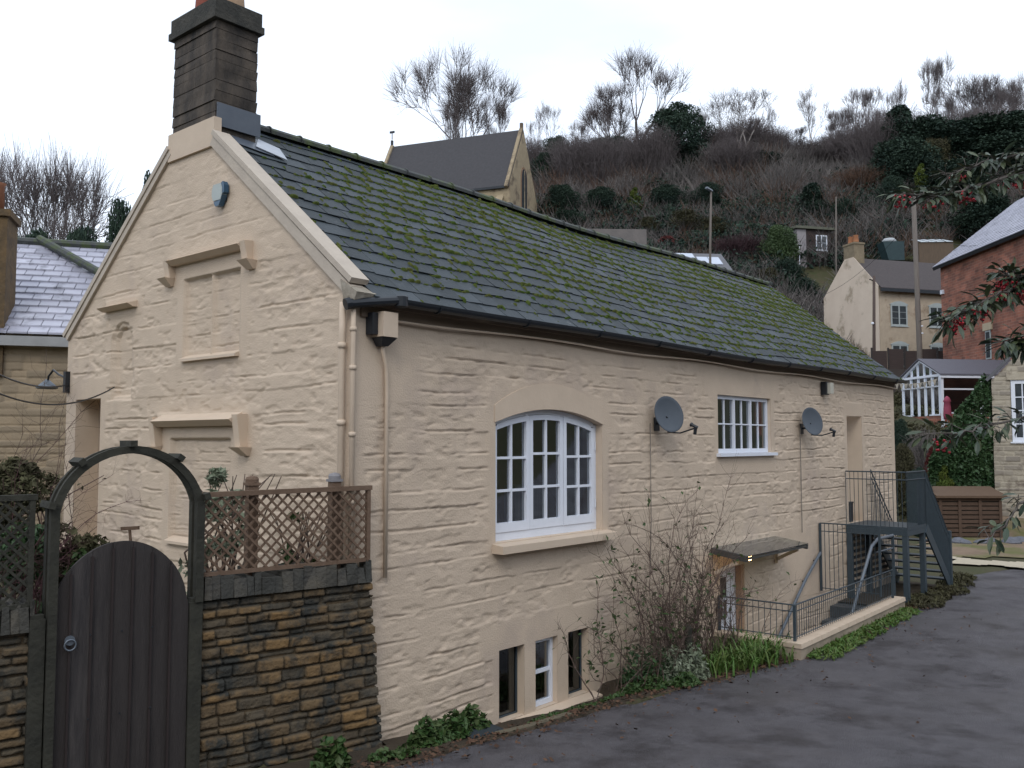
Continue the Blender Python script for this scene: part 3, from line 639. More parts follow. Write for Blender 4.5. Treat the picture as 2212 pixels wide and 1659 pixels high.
for zz in (3.6, 2.9, 2.2, 1.5): b.lathe((-.055, .055, zz), [(.04, 0), (.04, .05)], 10)
b.build('downpipe', M_trim, cot, True)
b = MB(); b.tube([(-.01, -.045, 4.0), (-.012, -.05, 3.72), (-.01, -.045, 3.5), (-.01, -.045, 1.6)], .024, 8)
for zz in (3.75, 3.4, 2.8, 2.2): b.lathe((-.01, -.045, zz), [(.033, 0), (.033, .04)], 8)
b.tube([(.34, -.05, 3.68), (.34, -.05, 3.6), (.40, -.03, 3.45), (.41, -.03, 3.2), (.41, -.03, 1.5)], .02, 8)
b.build('conduit', M_plaster, cot, True)
b = MB(); b.box(.24, .42, -.17, -.005, 3.72, 3.95); o = b.build('meter_box', M_plaster, cot)
b = MB(); b.box(.17, .235, -.10, -.005, 3.74, 3.94); b.hexa([(.29, -.09, 3.64), (.37, -.09, 3.64), (.37, -.01, 3.64), (.29, -.01, 3.64), (.24, -.16, 3.715), (.42, -.16, 3.715), (.42, -.01, 3.715), (.24, -.01, 3.715)]); b.build('junction', M_black, cot)
b = MB(); b.tube([(9.9, -.02, 3.0), (9.9, -.02, 1.2)], .008, 5); b.tube([(5.05, -.015, 3.0), (5.05, -.015, 1.7), (5.0, -.02, 1.0)], .006, 5)
b.build('cable', mat('grey_cable', (.25, .22, .19), None, .7), cot)

# ---- dishes, alarm boxes
def dish(x, z, label, rz):
    t = thing('satellite_dish', label, 'satellite dish', (x, 0, z), rz, 'satellite dishes on the cottage wall')
    D = MB(); ax = Vector((-.42, -1, .20)).normalized(); c = np.array([.0, -.20, 0]); r0 = .245
    prof = [(0.001, -.035), (.08, -.031), (.16, -.018), (.21, -.006), (r0, .006), (r0+.004, .004), (.21, -.012), (.16, -.025), (.08, -.040), (.001, -.044)]
    q = np.array(Vector((0, 0, 1)).rotation_difference(ax).to_matrix()); V = []; k = 28
    for r, h in prof:
        for j in range(k): a = 2*math.pi*j/k; V.append(q@np.array([r*math.cos(a)*.93, r*math.sin(a), h])+c)
    D.add(V, [(i*k+j, i*k+(j+1) % k, (i+1)*k+(j+1) % k, (i+1)*k+j) for i in range(len(prof)-1) for j in range(k)]); D.build('reflector', M_dish, t, True)
    f = np.array([.10, -.52, -.16]); A = MB(); A.tube([c+np.array([.02, .04, -.235]), c+np.array([.08, -.12, -.25]), f+np.array([0, 0, -.03])], .011, 6); A.build('arm', M_black, t)
    Bm = MB(); d_ = (c-f)/np.linalg.norm(c-f); Bm.tube([f-d_*.05, f+d_*.03], [.02, .022], 10); Bm.tube([f-d_*.02+np.array([0, 0, .0]), f+np.array([.01, 0, -.11])], .022, 8); Bm.lathe(f+d_*.03, [(.028, 0), (.032, .02), (.02, .03)], 12, axis=tuple(d_)); Bm.build('receiver', M_black, t)
    K = MB(); K.tube([(0, 0, -.12), (0, -.10, -.12), (0, -.17, -.03)], .018, 8); K.box(-.06, .06, -.018, -.002, -.22, -.04); K.build('bracket', M_black, t)
dish(5.22, 3.12, 'dark grey satellite dish right of the arched window', 0)
dish(10.0, 3.11, 'dark grey satellite dish right of the small rectangular window', 0)
t = thing('alarm_box', 'pale hexagonal alarm box with blue ends high on the gable', 'alarm box', (0, 2.16, 5.40)); t.scale = (.85, .78, .80)
b = MB(); hx = [(.10*math.cos(a), .165*math.sin(a)) for a in np.arange(6)*math.pi/3+math.pi/6]
hx = [(-.09, -.09), (.09, -.09), (.125, -.02), (.125, .06), (.09, .13), (-.09, .13), (-.125, .06), (-.125, -.02)]
b.prism([(-.018, y, z) for y, z in hx], (-1, 0, 0), .075); b.build('cover', mat('alarm_face', (.40, .44, .42), (.36, .40, .39), .4), t)
b = MB(); b.prism([(-.018, y*1.0, z) for y, z in [(-.135, -.03), (-.085, -.10), (-.04, -.165), (.05, -.165), (.09, -.10), (-.0, -.095)]], (-1, 0, 0), .068)
b.prism([(-.018, y, z) for y, z in [(-.095, .128), (-.13, .062), (-.175, .06), (-.175, .0), (-.13, -.02), (-.16, .12), (-.11, .16)][:0] or [(-.128, -.02), (-.128, .06), (-.093, .132), (-.13, .15), (-.168, .10), (-.168, .0)]], (-1, 0, 0), .070)
b.build('light_lens', mat('blue_plastic', (.02, .07, .13), (.03, .09, .16), .3, spec=.5), t)
b = MB(); b.box(-.02, -.0, -.10, .10, -.10, .12); b.build('backplate', M_black, t)
t = thing('wall_lamp', 'small dark and white lamp box under the eaves above the upper doorway', 'lamp', (10.98, 0, 3.63))
b = MB(); b.box(-.07, .07, -.10, -.003, -.02, .22); b.build('housing', M_black, t); b = MB(); b.box(-.02, .13, -.16, -.102, .0, .20); b.box(.072, .13, -.10, -.04, 0, .2); b.build('diffuser', mat('lamp_white', (.6, .58, .5), None, .4), t)
# lamp on the gable's left corner
t = thing('wall_lantern', 'small bulkhead lamp on a black bracket at the left edge of the gable', 'lamp', (0, 5.84, 3.62))
b = MB(); b.box(-.06, .03, -.09, -.02, -.22, .06); b.tube([(-.02, .0, -.02), (-.03, .18, .03), (-.04, .34, .10), (-.05, .46, .02), (-.05, .48, -.05)], .014, 6); b.build('bracket', M_black, t)
b = MB(); b.lathe((-.05, .50, -.14), [(.02, .12), (.04, .10), (.13, .02), (.14, 0), (.11, -.01)][::-1], 14); b.build('shade', M_galv, t, True)
for o in []: pass

# ------------------------------------------------------------ canopy over the basement door, door, light well
t = thing('door_canopy', 'flat greenish glass canopy with lit bulb over the basement door', 'canopy', (0, 0, 0))
zc0, zc1 = 1.21, 1.13; yc = -.56; xa0, xa1 = 6.70, 8.85
b = MB(); b.hexa([(xa0+.02, yc, zc1), (xa1, yc, zc1), (xa1, -.01, zc0), (xa0+.02, -.01, zc0), (xa0+.02, yc, zc1+.012), (xa1, yc, zc1+.012), (xa1, -.01, zc0+.012), (xa0+.02, -.01, zc0+.012)]); b.build('glass_roof', M_cutglass, t)
b = MB(); b.beam((xa0, -.01, zc0-.03), (xa0, yc, zc1-.03), .06, .085); b.beam((xa0, -.03, zc0-.035), (xa1, -.03, zc0-.035), .05, .05); b.beam((xa0+.03, yc+.02, zc1-.03), (xa1, yc+.02, zc1-.03), .03, .035)
b.beam((xa1-.03, -.05, zc0-.06), (xa1-.03, yc, zc1-.04), .05, .07); b.build('timber_frame', mat('dark_frame', (.05, .05, .05), (.08, .075, .065), .7, 6), t)
b = MB(); b.beam((xa1-.03, -.05, zc0-.35), (xa1-.03, -.4, zc1-.09), .05, .05); b.beam((xa1-.03, -.04, zc0-.1), (xa1-.03, -.04, zc0-.42), .05, .05); b.beam((xa0+.03, -.05, zc0-.35), (xa0+.03, -.4, zc1-.09), .05, .05); b.build('bracket', M_trim, t)
b = MB(); bulb = (7.02, -.44, 1.085); b.lathe((bulb[0], bulb[1], bulb[2]-.045), [(.012, 0), (.035, .02), (.04, .045), (.03, .07), (.012, .085)], 12); b.build('bulb', emit_mat('lit_bulb', (1, .6, .25), 14), t, True)
pl = bpy.data.lights.new('lamp_light', 'POINT'); pl.energy = 1.0; pl.color = (1, .6, .3); pl.shadow_soft_size = .05; plo = bpy.data.objects.new('lamp_light', pl); col.objects.link(plo); plo.location = (bulb[0]+.06, bulb[1]-.05, bulb[2]-.14); plo.parent = t
b = MB(); b.box(BD[0]+.01, BD[1]-.01, .12, .16, -1.1, .87); bd = b.build('basement_door', M_white, cot)
b = MB(); b.box(BD[0]+.16, BD[0]+.42, .115, .119, 0.1, .72); b.build('pane', M_dark, bd); b = MB(); b.box(BD[0]+.17, BD[0]+.41, .105, .113, .38, .42); b.box(BD[0]+.28, BD[0]+.30, .105, .113, .11, .375); b.build('glazing_bars', M_white, bd)
b = MB(); b.box(BD[1]-.07, BD[1]-.004, .02, .115, -1.1, .87); b.build('door_jamb', mat('orange_jamb', (.42, .27, .17), (.36, .23, .15), .6), bd)

# light well
M_well = mat('well_wall', (.42, .34, .26), (.2, .17, .13), .85, 3, bump=.4, bscale=20)
t = thing('light_well_wall', 'low cream coped wall round the sunken basement area beside the road', 'wall', (0, 0, 0))
b = MB(); x0, x1, y0, y1 = 6.75, 11.55, -1.30, -1.06
X = np.linspace(x0, x1, 14)
for i in range(13):
    yo = -.0+.13*(X[i]-x0)/(x1-x0); yo2 = .13*(X[i+1]-x0)/(x1-x0); a_ = .004*math.sin(i*1.7)
    b.hexa([(X[i], y0+yo, -1.2), (X[i+1], y0+yo2, -1.2), (X[i+1], y1+yo2, -1.2), (X[i], y1+yo, -1.2), (X[i], y0+yo, -.045), (X[i+1], y0+yo2, -.045), (X[i+1], y1+yo2, -.045), (X[i], y1+yo, -.045)])
b.box(x0, x0+.2, y1+.002, -.01, -1.2, -.05); b.build('wall', M_well, t)
b = MB()
for i in range(13):
    yo = .13*(X[i]-x0)/(x1-x0); yo2 = .13*(X[i+1]-x0)/(x1-x0); g_ = .004
    b.hexa([(X[i]+g_-.02*(i == 0), y0+yo-.02, -.043), (X[i+1]-g_, y0+yo2-.02, -.043), (X[i+1]-g_, y1+yo2+.01, -.043), (X[i]+g_-.02*(i == 0), y1+yo+.01, -.043), (X[i]+g_-.02*(i == 0), y0+yo-.012, .02), (X[i+1]-g_, y0+yo2-.012, .02), (X[i+1]-g_, y1+yo2, .02), (X[i]+g_-.02*(i == 0), y1+yo, .02)])
b.box(x0-.02, x0+.2, y1+.005, -.01, -.048, .015); b.build('coping', M_trim, t)
b = MB(); b.box(WELL[0], WELL[1]+.3, WELL[2]+.0, -.01, -1.25, -1.2); b.build('well_floor', mat('wet_floor', (.05, .055, .06), (.08, .075, .07), .5, 4), t)
b = MB()
for i in range(5): b.box(9.4+i*.42, 11.6, -1.03, -.02, -1.2+i*.2, -1.2+(i+1)*.2-.004)
b.build('steps', mat('slate_steps', (.045, .055, .065), (.09, .09, .09), .5, 5), t)
b = MB()
for i in range(14):
    xx = random.uniform(7.3, 9.4); yy = random.uniform(-.98, -.75); r_ = random.uniform(.06, .11); b.lathe((xx, yy, -1.2), [(r_*.7, 0), (r_, .2), (r_*.85, .2), (r_*.8, .12)], 10)
pots = tag(b.build('plant_pots', mat('dark_pots', (.03, .04, .05), (.10, .07, .04), .6, 3), None), 'dark plant pots on the floor of the sunken area', 'plant pots')
# low railing on the coping
def railing(name, label, pts, h, step=.11, rail2=.09, r=.011, rb=.005, group=None, h0=.02, post=True):
    t = thing(name, label, 'railing', (0, 0, 0), 0, group); top = MB(); bars = MB(); posts = MB()
    for p, q in zip(pts[:-1], pts[1:]):
        p = np.array(p, float); q = np.array(q, float); n = max(1, int(np.linalg.norm(q-p)/step)); up = np.array([0, 0, 1.])
        top.tube([p+up*h, q+up*h], r, 6); top.tube([p+up*(h-rail2), q+up*(h-rail2)], r*.7, 6); top.tube([p+up*.05, q+up*.05], r*.7, 6)
        for i in range(1, n): c = p+(q-p)*i/n; bars.tube([c+up*h0, c+up*h], rb, 5, caps=False)
    for p in pts: p = np.array(p, float); posts.beam(p, p+np.array([0, 0, h]), .035, .035)
    top.build('rail', M_steel, t); bars.build('bars', M_steel, t)
    if post: posts.build('posts', M_steel, t)
    return t
railing('low_railing', 'knee high dark metal railing on the cream coping beside the road', [(6.86, -.03, .02), (6.86, -1.17, .02), (11.3, -1.05, .02)], .49, step=.085)
railing('stair_guard', 'tall slim bar railing at the head of the basement steps', [(10.66, -.03, .12), (10.66, -1.06, .12)], 1.19, rail2=.14, r=.012, step=.075, rb=.0065)
t = thing('handrail', 'pale grey handrail sloping down the cottage wall to the basement', 'handrail', (0, 0, 0))
b = MB(); b.tube([(10.55, -.07, .80), (9.9, -.07, .42), (8.75, -.07, -.40)], .026, 8); b.build('rail', M_galv, t)
b = MB(); [b.tube([(x, -.003, z-.05), (x, -.07, z-.03)], .012, 6) for x, z in ((10.4, .72), (9.9, .42), (9.0, -.2))]; b.build('bracket', M_black, t)
t = thing('stair_handrail', 'bent grey handrail at the outer side of the basement steps', 'handrail', (0, 0, 0))
b = MB(); b.tube([(11.6, -.98, 1.08), (10.8, -.98, 1.08), (10.5, -.98, .98), (9.5, -.98, -.02)], .028, 8); b.tube([(11.6, -.98, .86), (10.75, -.98, .86)], .014, 6); b.build('rail', M_galv, t)
b = MB(); b.beam((11.6, -.98, 0), (11.6, -.98, 1.1), .04, .04); b.build('post', M_steel, t)

# ---- upper landing with stairs
t = thing('landing_stairs', 'dark grey metal landing and staircase outside the upper doorway', 'staircase', (0, 0, 0))
LX0, LX1, LY = 11.97, 13.10, -1.12
b = MB(); b.box(LX0, LX1, LY, -.01, 1.14, 1.20); b.box(LX0, LX0+.05, LY+.052, -.01, 1.05, 1.138); b.box(LX0, LX1, LY, LY+.05, 1.04, 1.136); b.box(LX1-.05, LX1, LY+.052, -.01, 1.05, 1.138); b.build('platform', M_steel, t)
for (x, y) in ((LX0+.01, -.10), (LX0+.01, LY+.01), (LX1-.12, LY+.01), (LX1-.12, -.10)):
    b = MB(); b.box(x, x+.10, y, y+.09, -.25, 1.048); b.build('post', M_steel, t)
b = MB(); top = MB()
def rl(p, q, h=1.0, st=.11, rb=.006):
    p = np.array(p, float); q = np.array(q, float); up = np.array([0, 0, 1.]); n = int(np.linalg.norm(q-p)/st)
    top.tube([p+up*h, q+up*h], .014, 6); top.tube([p+up*(h-.14), q+up*(h-.14)], .010, 6)
    for i in range(0, n+1): c = p+(q-p)*i/n; b.tube([c, c+up*h], rb, 5, caps=False)
rl((LX0, -.02, 1.2), (LX0, LY, 1.2), st=.075); rl((LX0, LY, 1.2), (LX1, LY, 1.2), st=.05); rl((LX1, LY, 1.2), (14.6, LY, -.15), st=.05); rl((LX1, -.1, 1.2), (14.6, -.1, -.15), st=.12)
b.build('bars', M_steel, t); top.build('rail', M_steel, t)
b = MB()
for yy in (LY, -.1): b.beam((LX1, yy, 1.1), (14.6, yy, -.15), .03, .2)
b.build('stringer', M_steel, t)
for i in range(7):
    z = 1.2-(i+1)*.17; x = LX1+i*.21
    b = MB(); b.box(x, x+.25, LY+.02, -.12, z-.03, z); b.build('tread', M_steel, t)
b = MB()
for k in range(9): zz = .06+k*.115; b.box(12.3, 14.35-.09*k*1.1, .06-.10, .085-.10, zz, zz+.055)
b.build('slat_screen', M_black, t)
b = MB(); b.box(14.56, 14.64, LY-.04, LY+.04, -.25, .95); b.build('newel_post', M_steel, t)
# mesh panel (fine wires)
b = MB()
for i in range(70):
    x = LX1-.45+i*.028
    if x > 14.55: break
    zt = 2.1 if x < LX1 else 2.1-(x-LX1)*.9; zb = 1.15 if x < LX1 else 1.1-(x-LX1)*.83
    b.tube([(x, LY+.02, zb), (x, LY+.02, zt)], .0045, 4, caps=False)
b.build('mesh_panel', M_steel, t)
tag(b and (lambda: (lambda bb: (bb.box(12.28, 12.60, .08, .30, 1.2, 1.56), bb.box(12.27, 12.61, .07, .31, 1.561, 1.59), bb.build('parcel_box', M_black))[2])(MB()))(), 'small dark box standing in the upper doorway', 'box')

# ------------------------------------------------------------ garden wall, trellis, arch, gate
def gp(s, off, z): p = GP+GD*s+GN*off; return np.array([p[0], p[1], z])
GV = (GD[0], GD[1], 0); GNV = (-GN[0], -GN[1], 0)
def garden_wall(name, label, s0, s1, z0, z1, seed, batter=0, drk=0.):
    t = thing(name, label, 'stone wall', (0, 0, 0))
    def hf(U, V):
        dh, dv, rid = stones(U, V, seed, (.055, .115), (.12, .34), .018)
        e = np.minimum(dh/.016, dv/.014); prof = sstep(0, 1, e)
        h = (rid-.5)*.04+prof*.045+(fbm(U*9, V*14, seed+3, 4)-.5)*.035-.04
        return h, np.clip(rid**1.6*.95-.1*drk, 0, 1)*prof
    ul = gl(s0, s1, .013); vl = gl(z0, z1, .010)
    wall_grid('wall', t, gp(0, 0, 0), GV, (0, 0, 1), GNV, ul, vl, lambda U, V: hf(U, V), lambda U, V: U < s1-batter*np.clip(V/1.6, 0, 1), M_stone)
    e = batter
    b = MB(); P = [gp(s0, .03, z0), gp(s1-.004, .03, z0), gp(s1-.004-e, .03, z1), gp(s0, .03, z1)]; b.prism(P, (GN[0], GN[1], 0), .3); b.build('core', M_stone, t)
    b = MB(); s = s0
    while s < s1-e-.03:
        wd = random.uniform(.05, .12); hh = random.uniform(.11, .19); s2 = min(s+wd, s1-e); o = lambda k=.012: random.uniform(-k, k)
        b.hexa([gp(s+.004, -.035+o(), z1-.02), gp(s2, -.035+o(), z1-.02), gp(s2, .36, z1-.02), gp(s+.004, .36, z1-.02), gp(s+.004+o(.01), -.02+o(.02), z1+hh), gp(s2+o(.01), -.02+o(.02), z1+hh+o(.02)), gp(s2, .34, z1+hh), gp(s+.004, .34, z1+hh)])
        s = s2
    b.build('coping', M_cope, t)
    return t
garden_wall('garden_wall', 'rough honey brown dry stone wall below the diagonal trellis', -1.76, -.09, -.35, 1.52, 5, .15)
garden_wall('garden_wall', 'dark mossy stone wall left of the garden gate', -5.2, -2.97, -.2, 1.44, 8, 0, 2.)
# trellis
def trellis(name, label, s0, s1, z0, z1, m, off=-.0, pitch=.068, slat=.018, top=True):
    t = thing(name, label, 'trellis', (0, 0, 0)); fr = MB(); la = MB(); y = off
    for (a, c) in (((s0, z0), (s0, z1)), ((s1, z0), (s1, z1))): fr.beam(gp(a[0], y, a[1]), gp(c[0], y, c[1]), .04, .035, up=GV)
    fr.beam(gp(s0-.02, y, z1), gp(s1+.03, y, z1+.01), .05, .04); fr.beam(gp(s0, y, z0), gp(s1, y, z0+.0), .035, .03)
    W_, H_ = s1-s0, z1-z0
    for sg in (1, -1):
        c = -H_
        while c < W_+H_:
            # line s = c + sg*(z)
            pts = []
            for zz in (0, H_):
                ss = c+zz if sg > 0 else c-zz+H_; pts.append((ss, zz))
            (sa, za), (sb, zb) = pts
            def clip(sa, za, sb, zb):
                t0, t1 = 0., 1.; d = sb-sa
                for lo, hi in ((0, W_),):
                    if abs(d) < 1e-9: return None
                    ta, tb = (lo-sa)/d, (hi-sa)/d; 
                    if ta > tb: ta, tb = tb, ta
                    t0, t1 = max(t0, ta), min(t1, tb)
                return None if t1-t0 < .02 else (sa+d*t0, za+(zb-za)*t0, sa+d*t1, za+(zb-za)*t1)
            q = clip(sa, za, sb, zb)
            if q: la.beam(gp(s0+q[0], y+sg*.005, z0+q[1]), gp(s0+q[2], y+sg*.005, z0+q[3]), .009, slat, up=(-GD[0]*sg, -GD[1]*sg, 1))
            c += pitch*1.414
    fr.build('frame', m, t); la.build('lattice', m, t); return t
trellis('trellis', 'brown diamond lattice trellis on the honey stone wall', -1.79, -.27, 1.70, 2.33, M_wood)
def post(s, z0, z1, lab, m, capm, off=.09, w_=.085):
    t = thing('trellis_post', lab, 'post', (0, 0, 0), 0, 'posts behind the brown trellis'); b = MB(); b.beam(gp(s, off, z0), gp(s, off, z1), w_, w_, up=GV); b.build('post', m, t)
    c = gp(s, off, z1); b = MB(); b.beam(c, c+np.array([0, 0, .022]), w_+.025, w_+.025, up=GV); b.lathe(c+np.array([0, 0, .02]), [(.055, 0), (.056, .03), (.045, .05), (.01, .06)], 12); b.build('post_cap', capm, t)
post(-1.33, 1.3, 2.39, 'brown timber trellis post with a rounded wooden cap', M_wood, M_wood); post(-.56, 1.3, 2.40, 'timber trellis post with a pale grey metal cap', M_wood, mat('grey_cap', (.20, .19, .20), (.26, .25, .26), .5))
trellis('trellis', 'dark lattice trellis left of the gate, half hidden by twigs', -5.0, -3.0, 1.60, 2.35, M_arch, pitch=.06)
t = thing('garden_arch', 'dark curved timber arch with cross blocks over the gate', 'garden arch', (0, 0, 0))
sA, sB, zS, zA = -2.84, -1.82, 2.25, 2.68; sm = (sA+sB)/2; c_ = (sB-sA)/2; sg_ = zA-zS; rr = (c_*c_+sg_*sg_)/(2*sg_)
for off in (-.05, .07):
    b = MB(); th = np.linspace(-math.asin(c_/rr), math.asin(c_/rr), 22)
    for i in range(21):
        q = []
        for off2 in (off, off+.045):
            for r_, a in ((rr-.015, th[i]), (rr-.015, th[i+1]), (rr+.042, th[i+1]), (rr+.042, th[i])): q.append(gp(sm+r_*math.sin(a), off2, zA-rr+r_*math.cos(a)))
        b.hexa([q[0], q[1], q[2], q[3], q[4], q[5], q[6], q[7]], .5)
    b.build('arch_rail', M_arch, t)
for s in (sA-.02, sB+.01):
    for off in (-.03, .09):
        b = MB(); b.beam(gp(s, off, -.1 if s < -2 else 1.5), gp(s, off, zS+.03), .07, .06, up=GV); b.build('post', M_arch, t)
for a in (-.95, -.5, -.02, .45, .92):
    a = a*math.asin(c_/rr)
    b = MB(); r_ = rr+.06; p = [gp(sm+r_*math.sin(a), o_, zA-rr+r_*math.cos(a)) for o_ in (-.11, .17)]
    b.beam(p[0], p[1], .05, .045, up=(GD[0]*math.sin(a), GD[1]*math.sin(a), math.cos(a))); b.build('cross_bar', M_arch, t)
# gate
t = thing('garden_gate', 'dark weathered plank gate with a rounded top and ring latch', 'gate', (0, 0, 0))
g0, g1 = -2.88, -1.88; gm = (g0+g1)/2-.0; nb = 7; wd = (g1-g0)/nb
gtop = lambda s: 1.43+.58*math.sqrt(max(0, 1-((s-gm+.0)/(.50))**2))
b = MB()
for i in range(nb):
    a0, a1 = g0+i*wd+.0015, g0+(i+1)*wd-.0015; off = -.02+.006*((i*7) % 3-1); k = 5
    S_ = np.linspace(a0, a1, k); poly = [gp(a0, off, -.1), gp(a1, off, -.1)]+[gp(s, off, gtop(s)) for s in S_[::-1]]
    b.prism(poly, (GN[0], GN[1], 0), .028, random.random())
b.build('planks', M_woodd, t)
b = MB()
for i in range(1, nb): s_ = g0+i*wd; b.beam(gp(s_, -.032, -.1), gp(s_, -.032, gtop(s_)-.04), .012, .016, up=GV)
b.build('cover_strips', mat('strip_wood', (.024, .018, .018), (.036, .026, .024), .8, 3, stretch=(6, 6, .6)), t)
b = MB(); lc = gp(-2.74, -.05, 1.33)
b.lathe(lc, [(.035, 0), (.035, .012)], 14, axis=GNV); b.tube([lc+np.array(GNV)*.02+np.array([GD[0]*math.cos(a)*.038, GD[1]*math.cos(a)*.038, math.sin(a)*.038-.03]) for a in np.linspace(0, 2*math.pi, 17)], .006, 6); b.build('ring_latch', M_galv, t)
b = MB(); [b.lathe(gp(s, -.042, z), [(.008, 0), (.006, .004)], 6, axis=GNV) for s in (-2.60, -2.38, -2.16) for z in (1.35, .75)]; b.build('bolt', M_black, t)
for s, lb in ((-2.95, 'dark timber gate post on the latch side'), (-1.825, 'weathered timber gate post beside the honey stone wall')):
    b = MB(); b.beam(gp(s, 0.0, -.2), gp(s, 0.0, 1.50), .09, .10, up=GV); c = gp(s, 0, 1.5); b.beam(c, c+np.array([0, 0, .03]), .07, .08, up=GV); tag(b.build('gate_post', M_arch), lb, 'gate post')

# ================================================================ vegetation kit
def seg_tubes(P0, P1, R0, R1, k=3, A=None):
    P0, P1 = np.array(P0, float), np.array(P1, float); R0, R1 = np.array(R0, float), np.array(R1, float); n = len(P0)
    D = P1-P0; D /= np.linalg.norm(D, axis=1)[:, None]+1e-9; ref = np.where(np.abs(D[:, 2:3]) > .9, np.array([[1., 0, 0]]), np.array([[0, 0, 1.]]))
    U = np.cross(D, ref); U /= np.linalg.norm(U, axis=1)[:, None]+1e-9; W = np.cross(D, U); V = np.zeros((n, 2*k, 3))
    for j in range(k):
        a = 2*math.pi*j/k; o = math.cos(a)*U+math.sin(a)*W; V[:, j] = P0+o*R0[:, None]; V[:, k+j] = P1+o*R1[:, None]
    F = np.array([(j, (j+1) % k, k+(j+1) % k, k+j) for j in range(k)])[None]+(np.arange(n)*2*k)[:, None, None]
    return V.reshape(-1, 3), F.reshape(-1, 4), np.repeat(rng.random(n) if A is None else A, 2*k)
def rot_about(v, ax, a):
    ax = ax/(np.linalg.norm(ax)+1e-9); return v*math.cos(a)+np.cross(ax, v)*math.sin(a)+ax*np.dot(ax, v)*(1-math.cos(a))
def bare_tree_segs(seed, H=10., trunk=.16, spread=.5, levels=7, fork0=.25, up=.18, rmin=.012, wob=.12, stems=1, kids=(2, 3)):
    g = random.Random(seed); segs = []
    def grow(p, d, L, r, lv):
        n = 3 if lv < 3 else 2; q = p
        for i in range(n):
            d = d+np.array([g.gauss(0, wob), g.gauss(0, wob), g.gauss(0, wob*.6)+up*.25]); d /= np.linalg.norm(d)
            q2 = q+d*L/n; r2 = max(r*(1-.28/n), rmin*.6); segs.append((q, q2, r, r2, lv)); 
            if lv >= 1 and lv < levels-1 and g.random() < .30:
                a = g.uniform(.5, 1.0); ax = np.cross(d, np.array([g.gauss(0, 1), g.gauss(0, 1), g.gauss(0, 1)])); grow(q2, rot_about(d, ax, a), L*g.uniform(.4, .6), max(r2*.5, rmin), min(lv+2, levels-1))
            q, r = q2, r2
        if lv < levels-1:
            k = g.choice(kids) if lv < levels-2 else 3; ph = g.uniform(0, 6.28)
            for i in range(k):
                a = spread*g.uniform(.55, 1.15); base = np.cross(d, np.array([0.3, .2, 1.])); base /= np.linalg.norm(base)+1e-9
                ax = rot_about(base, d, ph+i*6.28/k+g.uniform(-.4, .4)); nd = rot_about(d, ax, a); nd[2] += up*.6; nd /= np.linalg.norm(nd)
                grow(q, nd, L*g.uniform(.62, .86), max(r*(.72 if k == 2 else .62), rmin), lv+1)
    def twigs():
        ends = [q for q in segs if q[4] >= levels-1]
        for q in ends:
            d0 = q[1]-q[0]; l0 = np.linalg.norm(d0)+1e-6; d0 = d0/l0
            for _ in range(2):
                d = d0+np.array([g.gauss(0, .5), g.gauss(0, .5), g.gauss(.15, .4)]); d /= np.linalg.norm(d); segs.append((q[1], q[1]+d*H*g.uniform(.03, .07), rmin*.6, rmin*.35, levels))
    for s in range(stems):
        a = s*6.28/max(stems, 1); d = np.array([math.cos(a)*.3*(stems > 1), math.sin(a)*.3*(stems > 1), 1.]); d /= np.linalg.norm(d)
        grow(np.array([math.cos(a)*.1*(stems > 1), math.sin(a)*.1*(stems > 1), -.4]), d, H*fork0, trunk, 0)
    twigs()
    return segs
def norm_segs(segs, H, Wd):
    P = np.array([s[1] for s in segs]); z = P[:, 2].max(); w_ = np.percentile(np.abs(P[:, :2]), 97)*2
    return np.array([Wd/w_, Wd/w_, H/z])
def tree_mesh_parts(segs, sc, r_sc=1.):
    out = []
    for lo, hi, k in ((0, 2, 6), (2, 99, 3)):
        S_ = [s for s in segs if lo <= s[4] < hi]
        b = MB(); V, F, A = seg_tubes([s[0]*sc for s in S_], [s[1]*sc for s in S_], [s[2]*r_sc for s in S_], [s[3]*r_sc for s in S_], k); b.arr(V, F, A); out.append(b)
    return out
def leaf_cloud(b, P, size, aspect=1.6, A=None, upb=.3, fold=True):
    """b gets one small leaf quad per point; size array"""
    n = len(P); size = np.broadcast_to(size, (n,)); D = rng.normal(size=(n, 3)); D /= np.linalg.norm(D, axis=1)[:, None]
    Nn = rng.normal(size=(n, 3)); Nn[:, 2] = np.abs(Nn[:, 2])+upb; S_ = np.cross(D, Nn); S_ /= np.linalg.norm(S_, axis=1)[:, None]+1e-9
    h = size/2; V = np.zeros((n, 4, 3)); V[:, 0] = P-D*(h*aspect)[:, None]; V[:, 2] = P+D*(h*aspect)[:, None]
    up = np.cross(S_, D)*(h*.25)[:, None]; V[:, 1] = P+S_*h[:, None]*.8+up; V[:, 3] = P-S_*h[:, None]*.8+up
    F = np.array([(0, 1, 2, 3)])+(np.arange(n)*4)[:, None]; b.arr(V.reshape(-1, 3), F, np.repeat(rng.random(n) if A is None else A, 4))
def lobes(n, rx, ry, z0, z1, seed, shape='round', lr=(.28, .5)):
    g = np.random.default_rng(seed); C_ = []; 
    for _ in range(n):
        t = g.random(); a = g.uniform(0, 6.28)
        if shape == 'round': rad = math.sqrt(max(0, 1-(2*t-1)**2*.95)); 
        elif shape == 'cone': rad = (1-t)**.8
        else: rad = .9*(1-t**4)
        q = g.uniform(.35, 1)*rad; C_.append((rx*q*math.cos(a)*.75, ry*q*math.sin(a)*.75, z0+(z1-z0)*(.06+.86*t), g.uniform(*lr)*min(rx, ry)*(.55+.45*rad)))
    return np.array(C_)
